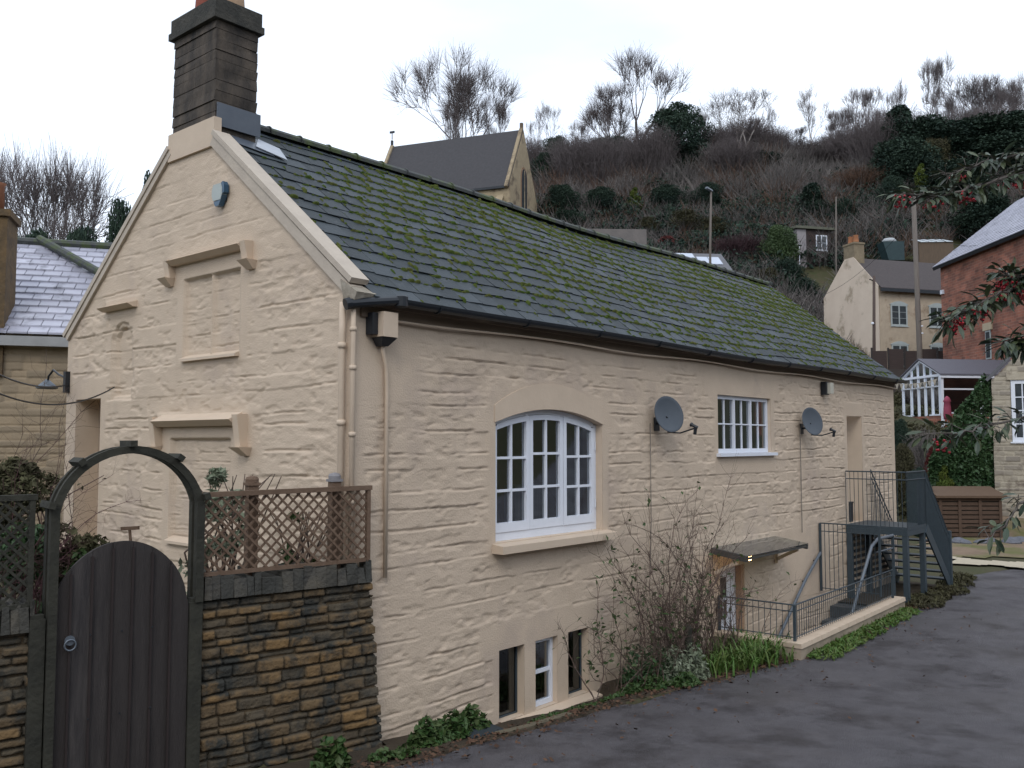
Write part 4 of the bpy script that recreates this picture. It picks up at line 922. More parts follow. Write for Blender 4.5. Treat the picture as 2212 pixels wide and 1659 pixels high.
def crown_points(L_, per, seed):
    g = np.random.default_rng(seed); P = []; A = []
    for c in L_:
        d = g.normal(size=(per, 3)); d /= np.linalg.norm(d, axis=1)[:, None]; r = c[3]*g.uniform(.45, 1.08, per)**.5
        P.append(c[:3]+d*r[:, None]*[1, 1, .85]); A.append(np.clip(g.random()*.7+g.random(per)*.3, 0, 1))
    return np.vstack(P), np.concatenate(A)

M_ever = mat('evergreen', (.032, .054, .04), (.052, .078, .048), .8, 2, var=(.020, .036, .031), spec=.15)
M_laurel = mat('laurel_leaf', (.05, .085, .03), (.08, .12, .045), .6, 2, var=(.03, .055, .02), spec=.3)
M_ygreen = mat('yellow_green', (.10, .13, .03), (.14, .16, .04), .8, 2, var=(.06, .09, .02), spec=.1)
M_olive = mat('olive_leaf', (.07, .075, .035), (.10, .09, .05), .85, 2, var=(.05, .045, .03), spec=.1)
M_purple = mat('purple_twig', (.055, .028, .034), (.075, .04, .042), .9, 2, var=(.04, .022, .026))
M_red = mat('red_leaf', (.12, .022, .022), (.16, .04, .03), .8, 2, var=(.08, .02, .02))
M_scrub = mat('scrub', (.165, .14, .135), (.21, .185, .17), .95, 1.2, var=(.125, .12, .115), spec=.05)  # colour lightened towards grey in place of haze over the far slope
M_scrub2 = mat('scrub_rust', (.14, .085, .06), (.17, .105, .075), .95, 1.2, var=(.10, .07, .055), spec=.05)
M_pale = mat('pale_twigs', (.15, .13, .12), (.11, .09, .085), .95, 2)
M_ivy = mat('ivy_leaf', (.022, .055, .022), (.035, .08, .03), .5, 3, var=(.05, .09, .035), spec=.35)
M_sage = mat('sage_leaf', (.22, .25, .18), (.28, .3, .22), .8, 3, var=(.15, .18, .12), spec=.1)
M_grassb = mat('strap_leaf', (.042, .12, .018), (.07, .15, .026), .55, 3, var=(.10, .13, .035), spec=.3)
M_weed = mat('weed_leaf', (.022, .065, .016), (.04, .09, .022), .6, 5, var=(.06, .085, .028), spec=.3)
M_litter = mat('dead_leaf', (.07, .04, .028), (.045, .028, .022), .85, 4, var=(.12, .07, .045), spec=.1)

# prototypes (shared mesh data), then placed copies
def children(o): return [c for c in bpy.data.objects if c.parent == o]
class Proto:
    def __init__(s, parts, H, W): s.parts = parts; s.H = H; s.W = W      # parts: [(name, mesh)]
protos = {}
def add_proto(key, builders, H, W):
    L_ = []
    for nm, b, m, sm in builders:
        o = b.build(nm, m, None, sm); me = o.data; bpy.data.objects.remove(o); L_.append((nm, me))
    protos[key] = Proto(L_, H, W)
def place(key, name, label, cat, pos, H, W, rz, group=None, loc_z=None):
    p = protos[key]; t = thing(name, label, cat, (pos[0], pos[1], pos[2]), rz, group); t.scale = (W/p.W, W/p.W, H/p.H)
    for nm, me in p.parts: o = bpy.data.objects.new(nm, me); col.objects.link(o); o.parent = t
    return t
def bare_proto(key, seed, mt=M_bark, mc=M_twig, r_sc=1., **kw):
    segs = bare_tree_segs(seed, **kw); sc = norm_segs(segs, 10, 8); a, c = tree_mesh_parts(segs, sc, r_sc); add_proto(key, [('trunk', a, mt, True), ('crown', c, mc, False)], 10, 8)
bare_proto('bareA', 1, H=10, trunk=.26, spread=.46, levels=7, fork0=.16, up=.24, rmin=.018, kids=(2, 3, 3))
bare_proto('bareB', 2, H=10, trunk=.28, spread=.45, levels=7, fork0=.14, up=.28, rmin=.019, kids=(2, 3, 2), stems=2)
bare_proto('bareC', 3, H=10, trunk=.14, spread=.34, levels=6, fork0=.3, up=.35, rmin=.018)
bare_proto('bareD', 4, H=10, trunk=.2, spread=.40, levels=7, fork0=.2, up=.3, rmin=.018)
bare_proto('birchA', 5, M_birch, M_pale, H=10, trunk=.16, spread=.30, levels=6, fork0=.26, up=.35, rmin=.018, stems=3)
bare_proto('birchB', 6, M_birch, M_pale, H=10, trunk=.13, spread=.28, levels=6, fork0=.3, up=.4, rmin=.016, stems=2)
def ever_proto(key, seed, m, shape='round', n=46, per=150, ls=.26, rx=3., z0=0.0, aspect=1.6, lr=(.28, .5), trunk=.14):
    b = MB(); L_ = lobes(n, rx, rx, z0, 10, seed, shape, lr); P, A = crown_points(L_, per, seed+1); s = ls*(.6+.8*np.random.default_rng(seed).random(len(P))); leaf_cloud(b, P, s, aspect, A)
    t = MB(); t.tube([(0, 0, -.5), (.05, 0, 4), (0, .05, 8)], [trunk, trunk*.8, trunk*.4], 7); add_proto(key, [('trunk', t, M_bark, True), ('crown', b, m, False)], 10, 2*rx)
ever_proto('everA', 11, M_ever, 'round', 90, 300, .20, 4.4)
ever_proto('everB', 12, M_ever, 'cone', 80, 260, .20, 3.4)
ever_proto('laurel', 13, M_laurel, 'round', 70, 260, .30, 6.0, lr=(.26, .42))
ever_proto('ygreen', 14, M_ygreen, 'col', 40, 130, .30, 2.6)
ever_proto('olive', 15, M_olive, 'round', 70, 220, .22, 5.)
ever_proto('red', 16, M_red, 'round', 40, 140, .5, 6.)
def twiggy_proto(key, seed, m, rx=5., n=700, r=.045):
    g = np.random.default_rng(seed); a = g.uniform(0, 6.28, n); q = np.sqrt(g.random(n)); P0 = np.stack([q*rx*.55*np.cos(a), q*rx*.55*np.sin(a), g.uniform(-.3, 4, n)], -1)
    lean = np.stack([np.cos(a)*q*rx*.5, np.sin(a)*q*rx*.5, g.uniform(3, 6.5, n)], -1)+g.normal(size=(n, 3))*.8; P1 = P0+lean; P1[:, 2] = np.minimum(P1[:, 2], 10*(1-.35*q)+g.normal(size=n)*.4)
    mid = (P0+P1)/2+g.normal(size=(n, 3))*.35; P2 = P1+g.normal(size=(n, 3))*[.9, .9, .6]+[0, 0, .4]; P3 = mid+g.normal(size=(n, 3))*[1.1, 1.1, .7]+[0, 0, .9]
    b = MB(); 
    for A0, A1, r0, r1 in ((P0, mid, r*1.3, r), (mid, P1, r, r*.7), (P1, P2, r*.7, r*.4), (mid, P3, r*.7, r*.4)): V, F, A = seg_tubes(A0, A1, np.full(n, r0), np.full(n, r1)); b.arr(V, F, A)
    add_proto(key, [('stems', b, m, False)], 10, 2*rx*.95)
twiggy_proto('twigP', 21, M_purple); twiggy_proto('twigB', 22, M_scrub); twiggy_proto('twigR', 23, M_scrub2)
def put(key, name, label, cat, px, top, F, wpx, group=None, sink=.3, seed=None):
    forced = F > 0
    if F < 0:      # a negative F is the row where the plant meets the slope: walk out until the ground is seen there
        base = -F; F = 30.
        while F < 132:
            c = rf((px-1106)/FPX*F, F)
            if 955-(float(zg(c[0], c[1]))-2.75)/F*FPX <= base: break
            F += .5
    p = at(px, top, F); zb = float(zg(p[0], p[1])); k = F/FPX
    if F > 55 and key in ('fuzz', 'everA', 'olive', 'laurel', 'red', 'twigP', 'twigR', 'twigB'): wpx = max(wpx, (p[2]-zb)/k*.85)
    return place(key, name, label, cat, (p[0], p[1], zb-sink), p[2]-zb+sink, wpx*k, random.uniform(0, 6.28), group)
G1 = 'bare trees along the hill crest'
put('bareA', 'bare_tree', 'broad bare tree rising behind the chapel roof', 'tree', 1008, 122, 120, 225, G1)
put('bareB', 'bare_tree', 'large dark bare tree forking low, standing clear on the crest left of the round evergreen', 'tree', 1358, 118, 126, 200, G1)
put('bareC', 'bare_tree', 'small slim bare tree between the chapel and the big forked tree', 'tree', 1200, 208, 122, 80, G1)
put('everA', 'evergreen_tree', 'rounded dark evergreen on the crest right of the big forked bare tree', 'tree', 1465, 226, 110, 160)
put('birchA', 'birch_tree', 'pale trunked many stemmed birch right of the rounded evergreen', 'tree', 1582, 190, 112, 140, G1)
put('bareC', 'bare_tree', 'thin bare tree right of the many stemmed birch', 'tree', 1655, 220, 120, 50, G1)
put('birchB', 'birch_tree', 'tall narrow pale birch standing alone in the dip of the skyline', 'tree', 1745, 184, 115, 70, G1)
put('bareD', 'bare_tree', 'bare tree left of the tall dark evergreen group', 'tree', 1848, 168, 124, 110, G1)
put('bareC', 'bare_tree', 'bare slanting tree just above the tall dark evergreen', 'tree', 1918, 165, 124, 70, G1)
put('bareD', 'bare_tree', 'tallest bare tree with ivy dark trunk above the evergreens', 'tree', 1992, 106, 120, 105, G1)
put('bareA', 'bare_tree', 'wide brownish bare tree right of the tallest tree', 'tree', 2108, 156, 125, 160, G1)
put('bareB', 'bare_tree', 'bare tree at the right edge of the skyline', 'tree', 2206, 138, 118, 100, G1)
put('everB', 'evergreen_tree', 'tall dark evergreen below the tallest bare tree', 'tree', 1942, 222, 104, 150)
put('everA', 'evergreen_tree', 'dark bushy evergreen beside the tall evergreen', 'tree', 2000, 255, 104, 200)
put('everA', 'evergreen_tree', 'spreading dark evergreen under the wide brownish bare tree', 'tree', 2105, 258, 103, 250)
put('everB', 'evergreen_tree', 'dark evergreen at the right edge of the hill', 'tree', 2195, 235, 102, 170)
put('olive', 'mixed_tree', 'olive brown tree in front of the dark evergreens', 'tree', 2018, 300, -400, 95)
put('ygreen', 'ivy_clad_tree', 'yellow green ivy clad trunk in front of the evergreens', 'tree', 1990, 350, -440, 42)
put('everA', 'evergreen_tree', 'low dark evergreen above the pale glass roof', 'tree', 2120, 420, -520, 170)
put('everA', 'evergreen_tree', 'dark evergreen left of the utility pole on the slope', 'tree', 1925, 380, -460, 70)
put('ygreen', 'conifer', 'narrow yellow green conifer in the middle of the brown scrub', 'tree', 1372, 402, -468, 42)
put('laurel', 'laurel_bush', 'glossy rounded laurel left of the dark shed', 'bush', 1684, 488, -582, 88)
put('twigP', 'purple_shrub', 'dark purple shrub left of the rounded laurel', 'bush', 1592, 500, -568, 100)
put('everB', 'evergreen_tree', 'spreading dark cedar above the dark shed', 'tree', 1755, 392, -475, 105)
put('red', 'red_shrub', 'deep red shrub near the pale roof panels', 'bush', 1437, 512, -545, 62)
put('twigR', 'rust_shrub', 'rust coloured shrub above the cedar', 'bush', 1850, 360, -420, 110)
put('twigR', 'rust_shrub', 'rust orange shrub on the crest under the forked bare tree', 'bush', 1390, 285, 112, 80)
G2 = 'dark evergreen bushes on the slope'
for px, top, F, wd, lb in [(1215, 400, -465, 90, 'dark evergreen bush right of the chapel'), (1300, 405, -465, 90, 'dark evergreen bush left of the narrow yellow conifer'), (1205, 295, 112, 70, 'dark evergreen beside the chapel gable'), (1300, 300, 118, 110, 'low dark evergreen under the crest by the forked tree'),
                       (1440, 400, -462, 100, 'dark bush right of the narrow yellow conifer'), (1530, 395, -455, 90, 'dark bush below the many stemmed birch'), (1640, 330, 108, 120, 'dark thicket under the thin bare tree'), (1225, 455, -500, 90, 'low dark bush under the chapel'), (1700, 560, -625, 80, 'dark bush under the rounded laurel'),
                       (1735, 600, -665, 80, 'dark bush left of the cream cottage'), (1630, 520, -550, 40, 'small green bush beside the street lamp'), (1820, 430, -485, 80, 'dark green bush above the cream cottage chimney')]:
    put('everA', 'evergreen_bush', lb, 'bush', px, top, F, wd, G2)
twiggy_proto('fuzz', 24, M_twig, rx=5., n=1500, r=.026)
for px, top, F, wd, lb in [(1955, 300, 98, 170, 'dark evergreen mass at the foot of the tall evergreen'), (2160, 300, 98, 220, 'dark evergreen mass above the brick house roof'), (2060, 350, -440, 200, 'dark evergreen mass left of the overhanging berries'), (1330, 296, 112, 110, 'low dark evergreen hedge top below the forked tree'), (1180, 330, 108, 80, 'dark evergreen close behind the chapel gable')]:
    put('everA', 'evergreen_tree', lb, 'tree', px, top, F, wd, G2)
for i, (px, top, wd) in enumerate([(1150, 290, 80), (1235, 285, 90), (1290, 280, 70), (1400, 262, 90), (1540, 262, 100), (1610, 250, 110), (1665, 272, 90), (1720, 300, 80), (1790, 290, 90), (1840, 262, 110), (1890, 240, 90), (1930, 225, 80), (2060, 225, 120), (2130, 215, 120), (2200, 220, 110), (1580, 300, 120), (1760, 330, 110), (1870, 310, 120)]):
    put('fuzz', 'leafless_thicket', 'rounded leafless grey brown thicket in the line below the crest trees', 'thicket', px, top, random.uniform(106, 118), wd, 'leafless thickets along the crest')
G3 = 'olive and yellowish shrubs on the lower slope'
for px, top, F, wd, lb in [(1480, 455, -505, 90, 'olive shrub above the deep red shrub'), (1400, 470, -512, 70, 'olive shrub left of the deep red shrub'), (1540, 470, -520, 80, 'olive brown shrub right of the street lamp top'), (1660, 580, -640, 70, 'grey green shrub below the laurel'), (1960, 560, -600, 50, 'olive shrub below the pale glass roof'), (1870, 550, -590, 50, 'olive shrub beside the cream cottage roof')]:
    put('olive', 'olive_shrub', lb, 'bush', px, top, F, wd, G3)
# left side of the view
put('bareA', 'bare_tree', 'big round bare tree beyond the left hand slate roof', 'tree', 105, 285, 60, 290, G1)
put('everA', 'evergreen_tree', 'dark evergreen rising behind the left slope of the gable', 'tree', 262, 432, 48, 115)
put('everB', 'evergreen_tree', 'narrow dark conifer with its tip just above the left gable slope', 'tree', 322, 350, 46, 90)
put('everA', 'evergreen_bush', 'wide dark hedge below the big round bare tree', 'bush', 80, 500, 52, 200, G2)
put('everA', 'evergreen_bush', 'dark evergreen hedge behind the left roof ridge', 'bush', 180, 490, 50, 150, G2)
# smaller crest trees filling the skyline
for i, (px, top, wd, ky) in enumerate([(1150, 235, 55, 'bareC'), (1250, 250, 60, 'bareD'), (1300, 235, 60, 'bareC'), (1420, 225, 60, 'bareD'), (1530, 225, 70, 'bareD'), (1620, 240, 60, 'bareD'), (1690, 285, 50, 'bareC'), (1715, 270, 55, 'bareD'), (1785, 262, 60, 'bareD'), (1815, 225, 70, 'bareA'), (1885, 215, 60, 'bareD'), (1950, 165, 60, 'bareC'), (2050, 190, 70, 'bareD'), (2155, 175, 80, 'bareA'), (2085, 230, 80, 'bareD'), (960, 190, 90, 'bareD'), (1080, 185, 90, 'bareD')]):
    put(ky, 'bare_tree', 'young bare tree in the thin line along the hill crest', 'tree', px, top, random.uniform(117, 130), wd, 'young trees of the crest line')
# scrub masses on the slope
def scrub(name, label, m, n, pxr, Fr, hr, seed, rr=.034, cond=None, blades=46):
    g = np.random.default_rng(seed); P0 = []; P1 = []; A = []
    cnt = 0
    while cnt < n:
        F = g.uniform(*Fr); px = g.uniform(*pxr); r = (px-1106)/FPX*F
        if cond is not None and not cond(px, F, g): continue
        c = rf(r, F); z = float(zg(c[0], c[1])); h = g.uniform(*hr)*(.6+.8*float(vn(c[0]*.12, c[1]*.12, 77))); wd = h*g.uniform(.35, .6); av = g.random(); cnt += 1
        a = g.uniform(0, 6.28, blades); q = np.sqrt(g.random(blades)); p = np.stack([c[0]+np.cos(a)*q*wd, c[1]+np.sin(a)*q*wd, z+g.uniform(-.1, .45, blades)*h], -1)
        d = np.stack([np.cos(a)*q*.5+g.normal(size=blades)*.3, np.sin(a)*q*.5+g.normal(size=blades)*.3, g.uniform(.4, 1., blades)], -1)*(h*.6)
        P0.append(p); P1.append(p+d); A.append(np.clip(av*.7+g.random(blades)*.3, 0, 1))
    P0 = np.vstack(P0); P1 = np.vstack(P1); A = np.concatenate(A); V, F_, A_ = seg_tubes(P0, P1, np.full(len(P0), rr), np.full(len(P0), rr*.35), 3, A)
    b = MB(); b.arr(V, F_, A_); return tag(b.build(name, m), label, 'scrub', None, 'stuff')
def clear(px, F, g):
    if 1700 < px < 1835 and 80 < F < 85: return False
    if 1860 < px < 2080 and 66 < F < 86: return False
    if 1420 < px < 1610 and F < 74: return False
    if F < 74 and px > 1730: return False
    if px < 1190 and F < 98: return False
    return True
scrub('hillside_scrub', 'brown leafless scrub covering the steep hillside', M_scrub, 2600, (1140, 2330), (66, 134), (1.6, 3.3), 31, cond=clear)
scrub('rusty_scrub', 'rust coloured leafless scrub in patches on the hillside', M_scrub2, 420, (1150, 2330), (84, 128), (1.8, 3.4), 32, cond=lambda p, F, g: clear(p, F, g) and float(fbm(p*.012, F*.08, 91, 2)) > .52)
scrub('lower_scrub', 'low tangled brown growth on the lower slope', M_scrub, 1000, (1150, 2060), (48, 80), (.8, 2.0), 33, cond=lambda p, F, g: not (1420 < p < 1610 and F < 74) and not (p > 1740 and F < 64) and not (1860 < p < 2080 and 66 < F < 84))
def foliage_stuff(name, label, m, n, pxr, Fr, hr, seed, ls, cond=None, per=60, cat='undergrowth'):
    g = np.random.default_rng(seed); b = MB(); PP = []; AA = []; cnt = 0
    while cnt < n:
        F = g.uniform(*Fr); px = g.uniform(*pxr)
        if cond is not None and not cond(px, F, g): continue
        c = rf((px-1106)/FPX*F, F); z = float(zg(c[0], c[1])); h = g.uniform(*hr); cnt += 1
        d = g.normal(size=(per, 3)); d /= np.linalg.norm(d, axis=1)[:, None]; PP.append(np.array([c[0], c[1], z+h*.3])+d*(h*g.uniform(.4, 1, per))[:, None]*[.9, .9, .7]); AA.append(np.clip(g.random()*.7+.3*g.random(per), 0, 1))
    leaf_cloud(b, np.vstack(PP), ls*g.uniform(.6, 1.3, n*per), 1.6, np.concatenate(AA)); return tag(b.build(name, m), label, cat, None, 'stuff')
foliage_stuff('hillside_evergreen_growth', 'dark ivy and bramble growth among the hillside scrub', M_ever, 520, (1150, 2330), (70, 126), (.8, 2.0), 41, .30, cond=lambda p, F, g: clear(p, F, g) and float(fbm(p*.01+5, F*.07, 95, 3)) > .5, per=90)
foliage_stuff('dark_thicket', 'dark blue green thicket across the middle of the slope', M_ever, 420, (1170, 1960), (80, 98), (1.0, 2.6), 47, .26, cond=lambda p, F, g: clear(p, F, g) and float(fbm(p*.008+2, F*.1, 99, 3)) > .42, per=130)
foliage_stuff('garden_undergrowth', 'mixed green undergrowth in the gardens below the far houses', M_olive, 700, (1880, 2320), (30, 60), (.3, .8), 42, .12, cond=lambda p, F, g: not (F > 43 and p > 1930 and F < 50) and not (F > 55 and p > 2030))
foliage_stuff('lower_green_growth', 'green bramble and ivy on the lower slope', M_laurel, 420, (1250, 2100), (56, 82), (.5, 1.3), 43, .18, cond=lambda p, F, g: clear(p, F, g) or F > 74 and p < 1700)

# ================================================================ buildings beyond
M_slate2 = mat('grey_slate', (.085, .085, .095), (.12, .12, .13), .55, 5, bump=.3, bscale=12, spec=.4)
M_slate3 = mat('wet_slate_glare', (.36, .36, .43), (.48, .48, .56), .35, 3, var=(.30, .30, .36), spec=.6, c3=(.12, .12, .15), c3s=2.5, c3p=.62)  # sky glare off the wet slates is put into the pale colour
M_browntile = mat('brown_roof', (.050, .042, .043), (.075, .062, .06), .8, 6, bump=.4, bscale=12)
M_cream = mat('cream_render', (.56, .46, .37), (.64, .54, .44), .85, 1.0, bump=.15, c3=(.22, .17, .11), c3s=.55, c3p=.6)
M_creams = mat('cream_stone', (.38, .31, .235), (.47, .385, .29), .9, 3, bump=.3, c3=(.20, .14, .09), c3s=.7, c3p=.6)
M_church = mat('chapel_stone', (.36, .29, .19), (.28, .22, .145), .9, 2, bump=.4, c3=(.12, .09, .065), c3s=.6, c3p=.58)
M_dwin = mat('dark_pane', (.03, .036, .042), (.06, .07, .08), .15, 3, spec=.6)
M_wframe = mat('grey_white_frame', (.40, .44, .44), (.34, .38, .38), .5)
def brick_mat(name, c1, c2, mortar, w_, h):
    m = bpy.data.materials.new(name); m.use_nodes = True; t = m.node_tree; b = t.nodes['Principled BSDF']; l = t.links.new; b.inputs['Roughness'].default_value = .9
    tcn = N(t, 'ShaderNodeTexCoord'); sx = N(t, 'ShaderNodeSeparateXYZ'); cx_ = N(t, 'ShaderNodeCombineXYZ'); l(tcn.outputs['Object'], sx.inputs[0]); ad = N(t, 'ShaderNodeMath'); ad.operation = 'ADD'; l(sx.outputs[0], ad.inputs[0]); l(sx.outputs[1], ad.inputs[1]); l(ad.outputs[0], cx_.inputs[0]); l(sx.outputs[2], cx_.inputs[1])
    br = N(t, 'ShaderNodeTexBrick'); l(cx_.outputs[0], br.inputs['Vector']); br.inputs['Color1'].default_value = (*c1, 1); br.inputs['Color2'].default_value = (*c2, 1); br.inputs['Mortar'].default_value = (*mortar, 1); br.inputs['Scale'].default_value = 1; br.inputs['Brick Width'].default_value = w_; br.inputs['Row Height'].default_value = h; br.inputs['Mortar Size'].default_value = .008
    n1 = N(t, 'ShaderNodeTexNoise'); n1.inputs['Scale'].default_value = .9; n1.inputs['Detail'].default_value = 6; l(tcn.outputs['Object'], n1.inputs['Vector']); mr = N(t, 'ShaderNodeMapRange'); mr.inputs['From Min'].default_value = .3; mr.inputs['From Max'].default_value = .7; mr.inputs['To Min'].default_value = .55; mr.inputs['To Max'].default_value = 1.3; l(n1.outputs['Fac'], mr.inputs['Value'])
    q = N(t, 'ShaderNodeVectorMath'); q.operation = 'SCALE'; l(br.outputs['Color'], q.inputs[0]); l(mr.outputs[0], q.inputs['Scale']); l(q.outputs[0], b.inputs['Base Color']); return m
M_brick = brick_mat('red_brick', (.34, .125, .08), (.17, .075, .055), (.30, .2, .15), .45, .15)

def roof_slopes(b, L_, W_, eave, ridge, ov=.25, th=.10, vo=.15, courses=0, sides=(0, 1)):
    """gable roof over local box x 0..L, y 0..W"""
    sl = (ridge-eave)/(W_/2)
    for s in sides:
        ye = -ov if s == 0 else W_+ov; ze = eave-ov*sl; yr = W_/2
        if not courses:
            P = [(-vo, ye, ze), (L_+vo, ye, ze), (L_+vo, yr, ridge), (-vo, yr, ridge)]; b.prism(P, (0, 0, 1), th)
        else:
            n = courses
            for k in range(n):
                t0, t1 = k/n, (k+1.25)/n; t1 = min(t1, 1); y0, z0, y1, z1 = ye+(yr-ye)*t0, ze+(ridge-ze)*t0, ye+(yr-ye)*t1, ze+(ridge-ze)*t1
                x = -vo+(-.15 if k % 2 else 0)
                while x < L_+vo:
                    xa, xb = max(x, -vo), min(x+.32-.012, L_+vo)
                    if xb > xa: j = random.uniform(0, .012); b.hexa([(xa, y0, z0+.03), (xb, y0, z0+.03), (xb, y1, z1), (xa, y1, z1), (xa, y0, z0+.055+j), (xb, y0, z0+.055+j), (xb, y1, z1+.02), (xa, y1, z1+.02)])
                    x += .32
def gable_house(name, label, cat, R0, F0, zb, ang, L_, W_, eave, ridge, wm, rm, ov=.25, vo=.15, courses=0, th=.1, roof_sides=(0, 1)):
    p = rf(R0, F0); t = thing(name, label, cat, (p[0], p[1], zb), AZ-R(90)+R(ang))
    b = MB(); b.prism([(0, 0, -2.5), (0, W_, -2.5), (0, W_, eave), (0, W_/2, ridge-.06), (0, 0, eave)], (1, 0, 0), L_, .5); t_w = b.build('wall', wm, t)
    b = MB(); roof_slopes(b, L_, W_, eave, ridge, ov, th, vo, courses, roof_sides); b.build('roof', rm, t)
    return t
def gwin(parent, ya, yb, z0, z1, **kw):
    fr = rect_window(parent, -yb, -ya, z0, z1, -.05, kw.get('fw', .07), kw.get('nc', 2), kw.get('nx', 1), kw.get('ny', 3), kw.get('m', M_wframe), M_dwin, kw.get('sill', None)); fr.rotation_euler = (0, 0, R(-90)); return fr
def lancet(parent, xc, z0, z1, w_, y, m=M_dwin, fm=M_church, axis='y', name='window', lights=1):
    """pointed arched window: raised stone surround, dark light(s)"""
    def outline(w2, zt, zb_, n=8):
        zs = zt-w2*1.5; P = [(-w2, zb_), (w2, zb_)]
        for i in range(n+1): a = i/n; P.append((w2*math.cos(a*math.pi/2)**.8, zs+(zt-zs)*math.sin(a*math.pi/2)))
        for i in range(n-1, -1, -1): a = i/n; P.append((-w2*math.cos(a*math.pi/2)**.8, zs+(zt-zs)*math.sin(a*math.pi/2)))
        return P
    def to3(P, off): return [(xc+u, y+off, v) for u, v in P] if axis == 'y' else [(y+off, xc+u, v) for u, v in P]
    nrm = (0, -1, 0) if axis == 'y' else (1, 0, 0)
    b = MB(); b.prism(to3(outline(w_/2+.16, z1+.22, z0-.1), 0), nrm, .06); f = b.build(name, mat('window_surround', (.20, .12, .075), (.26, .17, .11), .9, 3), parent)
    sg = -1 if axis == 'y' else 1
    b = MB(); b.prism(to3(outline(w_/2, z1, z0), sg*.062), nrm, .02); b.build('pane', m, f)
    if lights > 1:
        b = MB(); c = to3([(0, z0), (0, z1-.1)], sg*.10); b.beam(c[0], c[1], .10, .05, up=(0, 1, 0) if axis == 'y' else (1, 0, 0)); b.build('mullion', fm, f)

# chapel on the hill
zc = 28.6; H_e = 9.; zb = zc-H_e
ch_ = gable_house('chapel', 'stone chapel with steep dark slate roof on the hill behind the ridge', 'church', -14.8, 94.7, zb, -21, 15.6, 8.2, H_e, H_e+6.8, M_church, mat('chapel_slate', (.042, .040, .044), (.058, .056, .060), .7, 4, bump=.3, bscale=8), ov=.2, vo=-.05)
for x in (-.1, 15.2):
    b = MB()
    for ya, yb in ((-.3, 4.1), (8.5, 4.1)): b.beam((x+.12, ya, H_e-.35), (x+.12, yb, H_e+6.95), .35, .3)
    b.build('gable_coping', M_church, ch_)
b = MB(); b.beam((15.35, 4.1, H_e+6.7), (15.35, 4.1, H_e+7.6), .3, .3, up=(1, 0, 0)); b.build('finial', M_church, ch_)
b = MB(); b.beam((0, 4.1, H_e+6.7), (0, 4.1, H_e+7.6), .22, .22, up=(1, 0, 0)); b.beam((0, 4.1, H_e+7.7), (0, 4.1, H_e+8.6), .07, .07, up=(1, 0, 0)); b.beam((-.3, 4.1, H_e+8.55), (.3, 4.1, H_e+8.55), .06, .25); b.build('weather_vane', M_black, ch_)
b = MB(); b.box(-.05, 15.2, -.28, -.05, H_e-.42, H_e-.18); b.build('gutter', M_black, ch_)
for x in (4.6, 11.9): lancet(ch_, x, H_e-3.3, H_e-.75, 1.35, 0, lights=2)
lancet(ch_, 4.1, H_e-3.6, H_e+2.6, 1.5, 15.6, axis='x', lights=2)
for x in (8.2, 14.6, 1.5):
    b = MB(); b.hexa([(x-.3, -.9, -2), (x+.3, -.9, -2), (x+.3, 0, -2), (x-.3, 0, -2), (x-.3, -.8, H_e-2.4), (x+.3, -.8, H_e-2.4), (x+.3, 0, H_e-1.2), (x-.3, 0, H_e-1.2)]); b.hexa([(x-.38, -.95, H_e-2.42), (x+.38, -.95, H_e-2.42), (x+.38, 0, H_e-1.2), (x-.38, 0, H_e-1.2), (x-.38, -.95, H_e-2.27), (x+.38, -.95, H_e-2.27), (x+.38, 0, H_e-1.0), (x-.38, 0, H_e-1.0)]); b.build('buttress', M_church, ch_)

# cream cottage on the slope
zb = 2.75+62*.085; eh = 2.75+62*340/FPX-zb; rh = 2.75+64.8*400/FPX-zb
cc = gable_house('cream_cottage', 'cream rendered cottage with brown roof and orange chimney pots on the far slope', 'house', 25.4, 62, zb, 16, 9, 6.2, eh, rh, M_creams, M_browntile, ov=.3, vo=.03)
b = MB(); b.prism([(-.03, -.0, -2.5), (-.03, 6.2, -2.5), (-.03, 6.2, eh+.05), (-.03, 3.6, rh+.05), (-.03, 2.6, rh+.05), (-.03, 0, eh+.05)], (-1, 0, 0), .04); b.build('gable_render', M_cream, cc)
b = MB(); b.box(-.05, .8, 2.5, 3.7, rh-.6, rh+1.15); b.box(-.1, .85, 2.45, 3.75, rh+1.0, rh+1.12); ck = b.build('chimney', mat('old_chimney', (.26, .21, .14), (.16, .13, .09), .95, 3, bump=.5, bscale=8), cc)
for y in (2.8, 3.4): b = MB(); b.lathe((.35, y, rh+1.15), [(.18, 0), (.2, .1), (.16, .5), (.2, .55)], 10); b.build('chimney_pot', mat('orange_pot', (.42, .19, .09), (.35, .15, .08), .8), ck, True)
b = MB(); b.box(-.1, 9, -.42, -.3, eh-.42, eh-.2); b.build('gutter', M_black, cc)
for x0, z0, z1 in ((1.4-.5, eh-2.75, eh-1.25), (4.1, eh-2.75, eh-1.25), (6.6, eh-2.75, eh-1.25), (.9, eh-5.6, eh-4.05), (4.1, eh-5.6, eh-4.05)):
    f = rect_window(cc, x0, x0+1.35, z0, z1, -.05, .10, 2, 1, 3, M_wframe, M_dwin, M_wframe)
    b = MB(); X_ = np.linspace(x0-.08, x0+1.43, 9); b.prism([(x, -.0, z1-.02) for x in (X_[0], X_[-1])]+[(x, -.0, z1+.02+.22*math.sin(math.pi*i/8)) for i, x in reversed(list(enumerate(X_)))], (0, -1, 0), .06); b.build('arch_head', M_wframe, f)
gwin(cc, 1.35, 2.15, eh-.55, eh+.85, nc=1, nx=2, ny=3)
b = MB(); b.prism([(-.07, .6, eh-5.2), (-.07, 1.8, eh-4.3), (-.07, 3.0, eh-5.2), (-.07, 2.85, eh-5.3), (-.07, 1.8, eh-4.5), (-.07, .75, eh-5.3)], (-1, 0, 0), 1.1); b.build('porch_roof', M_browntile, cc)
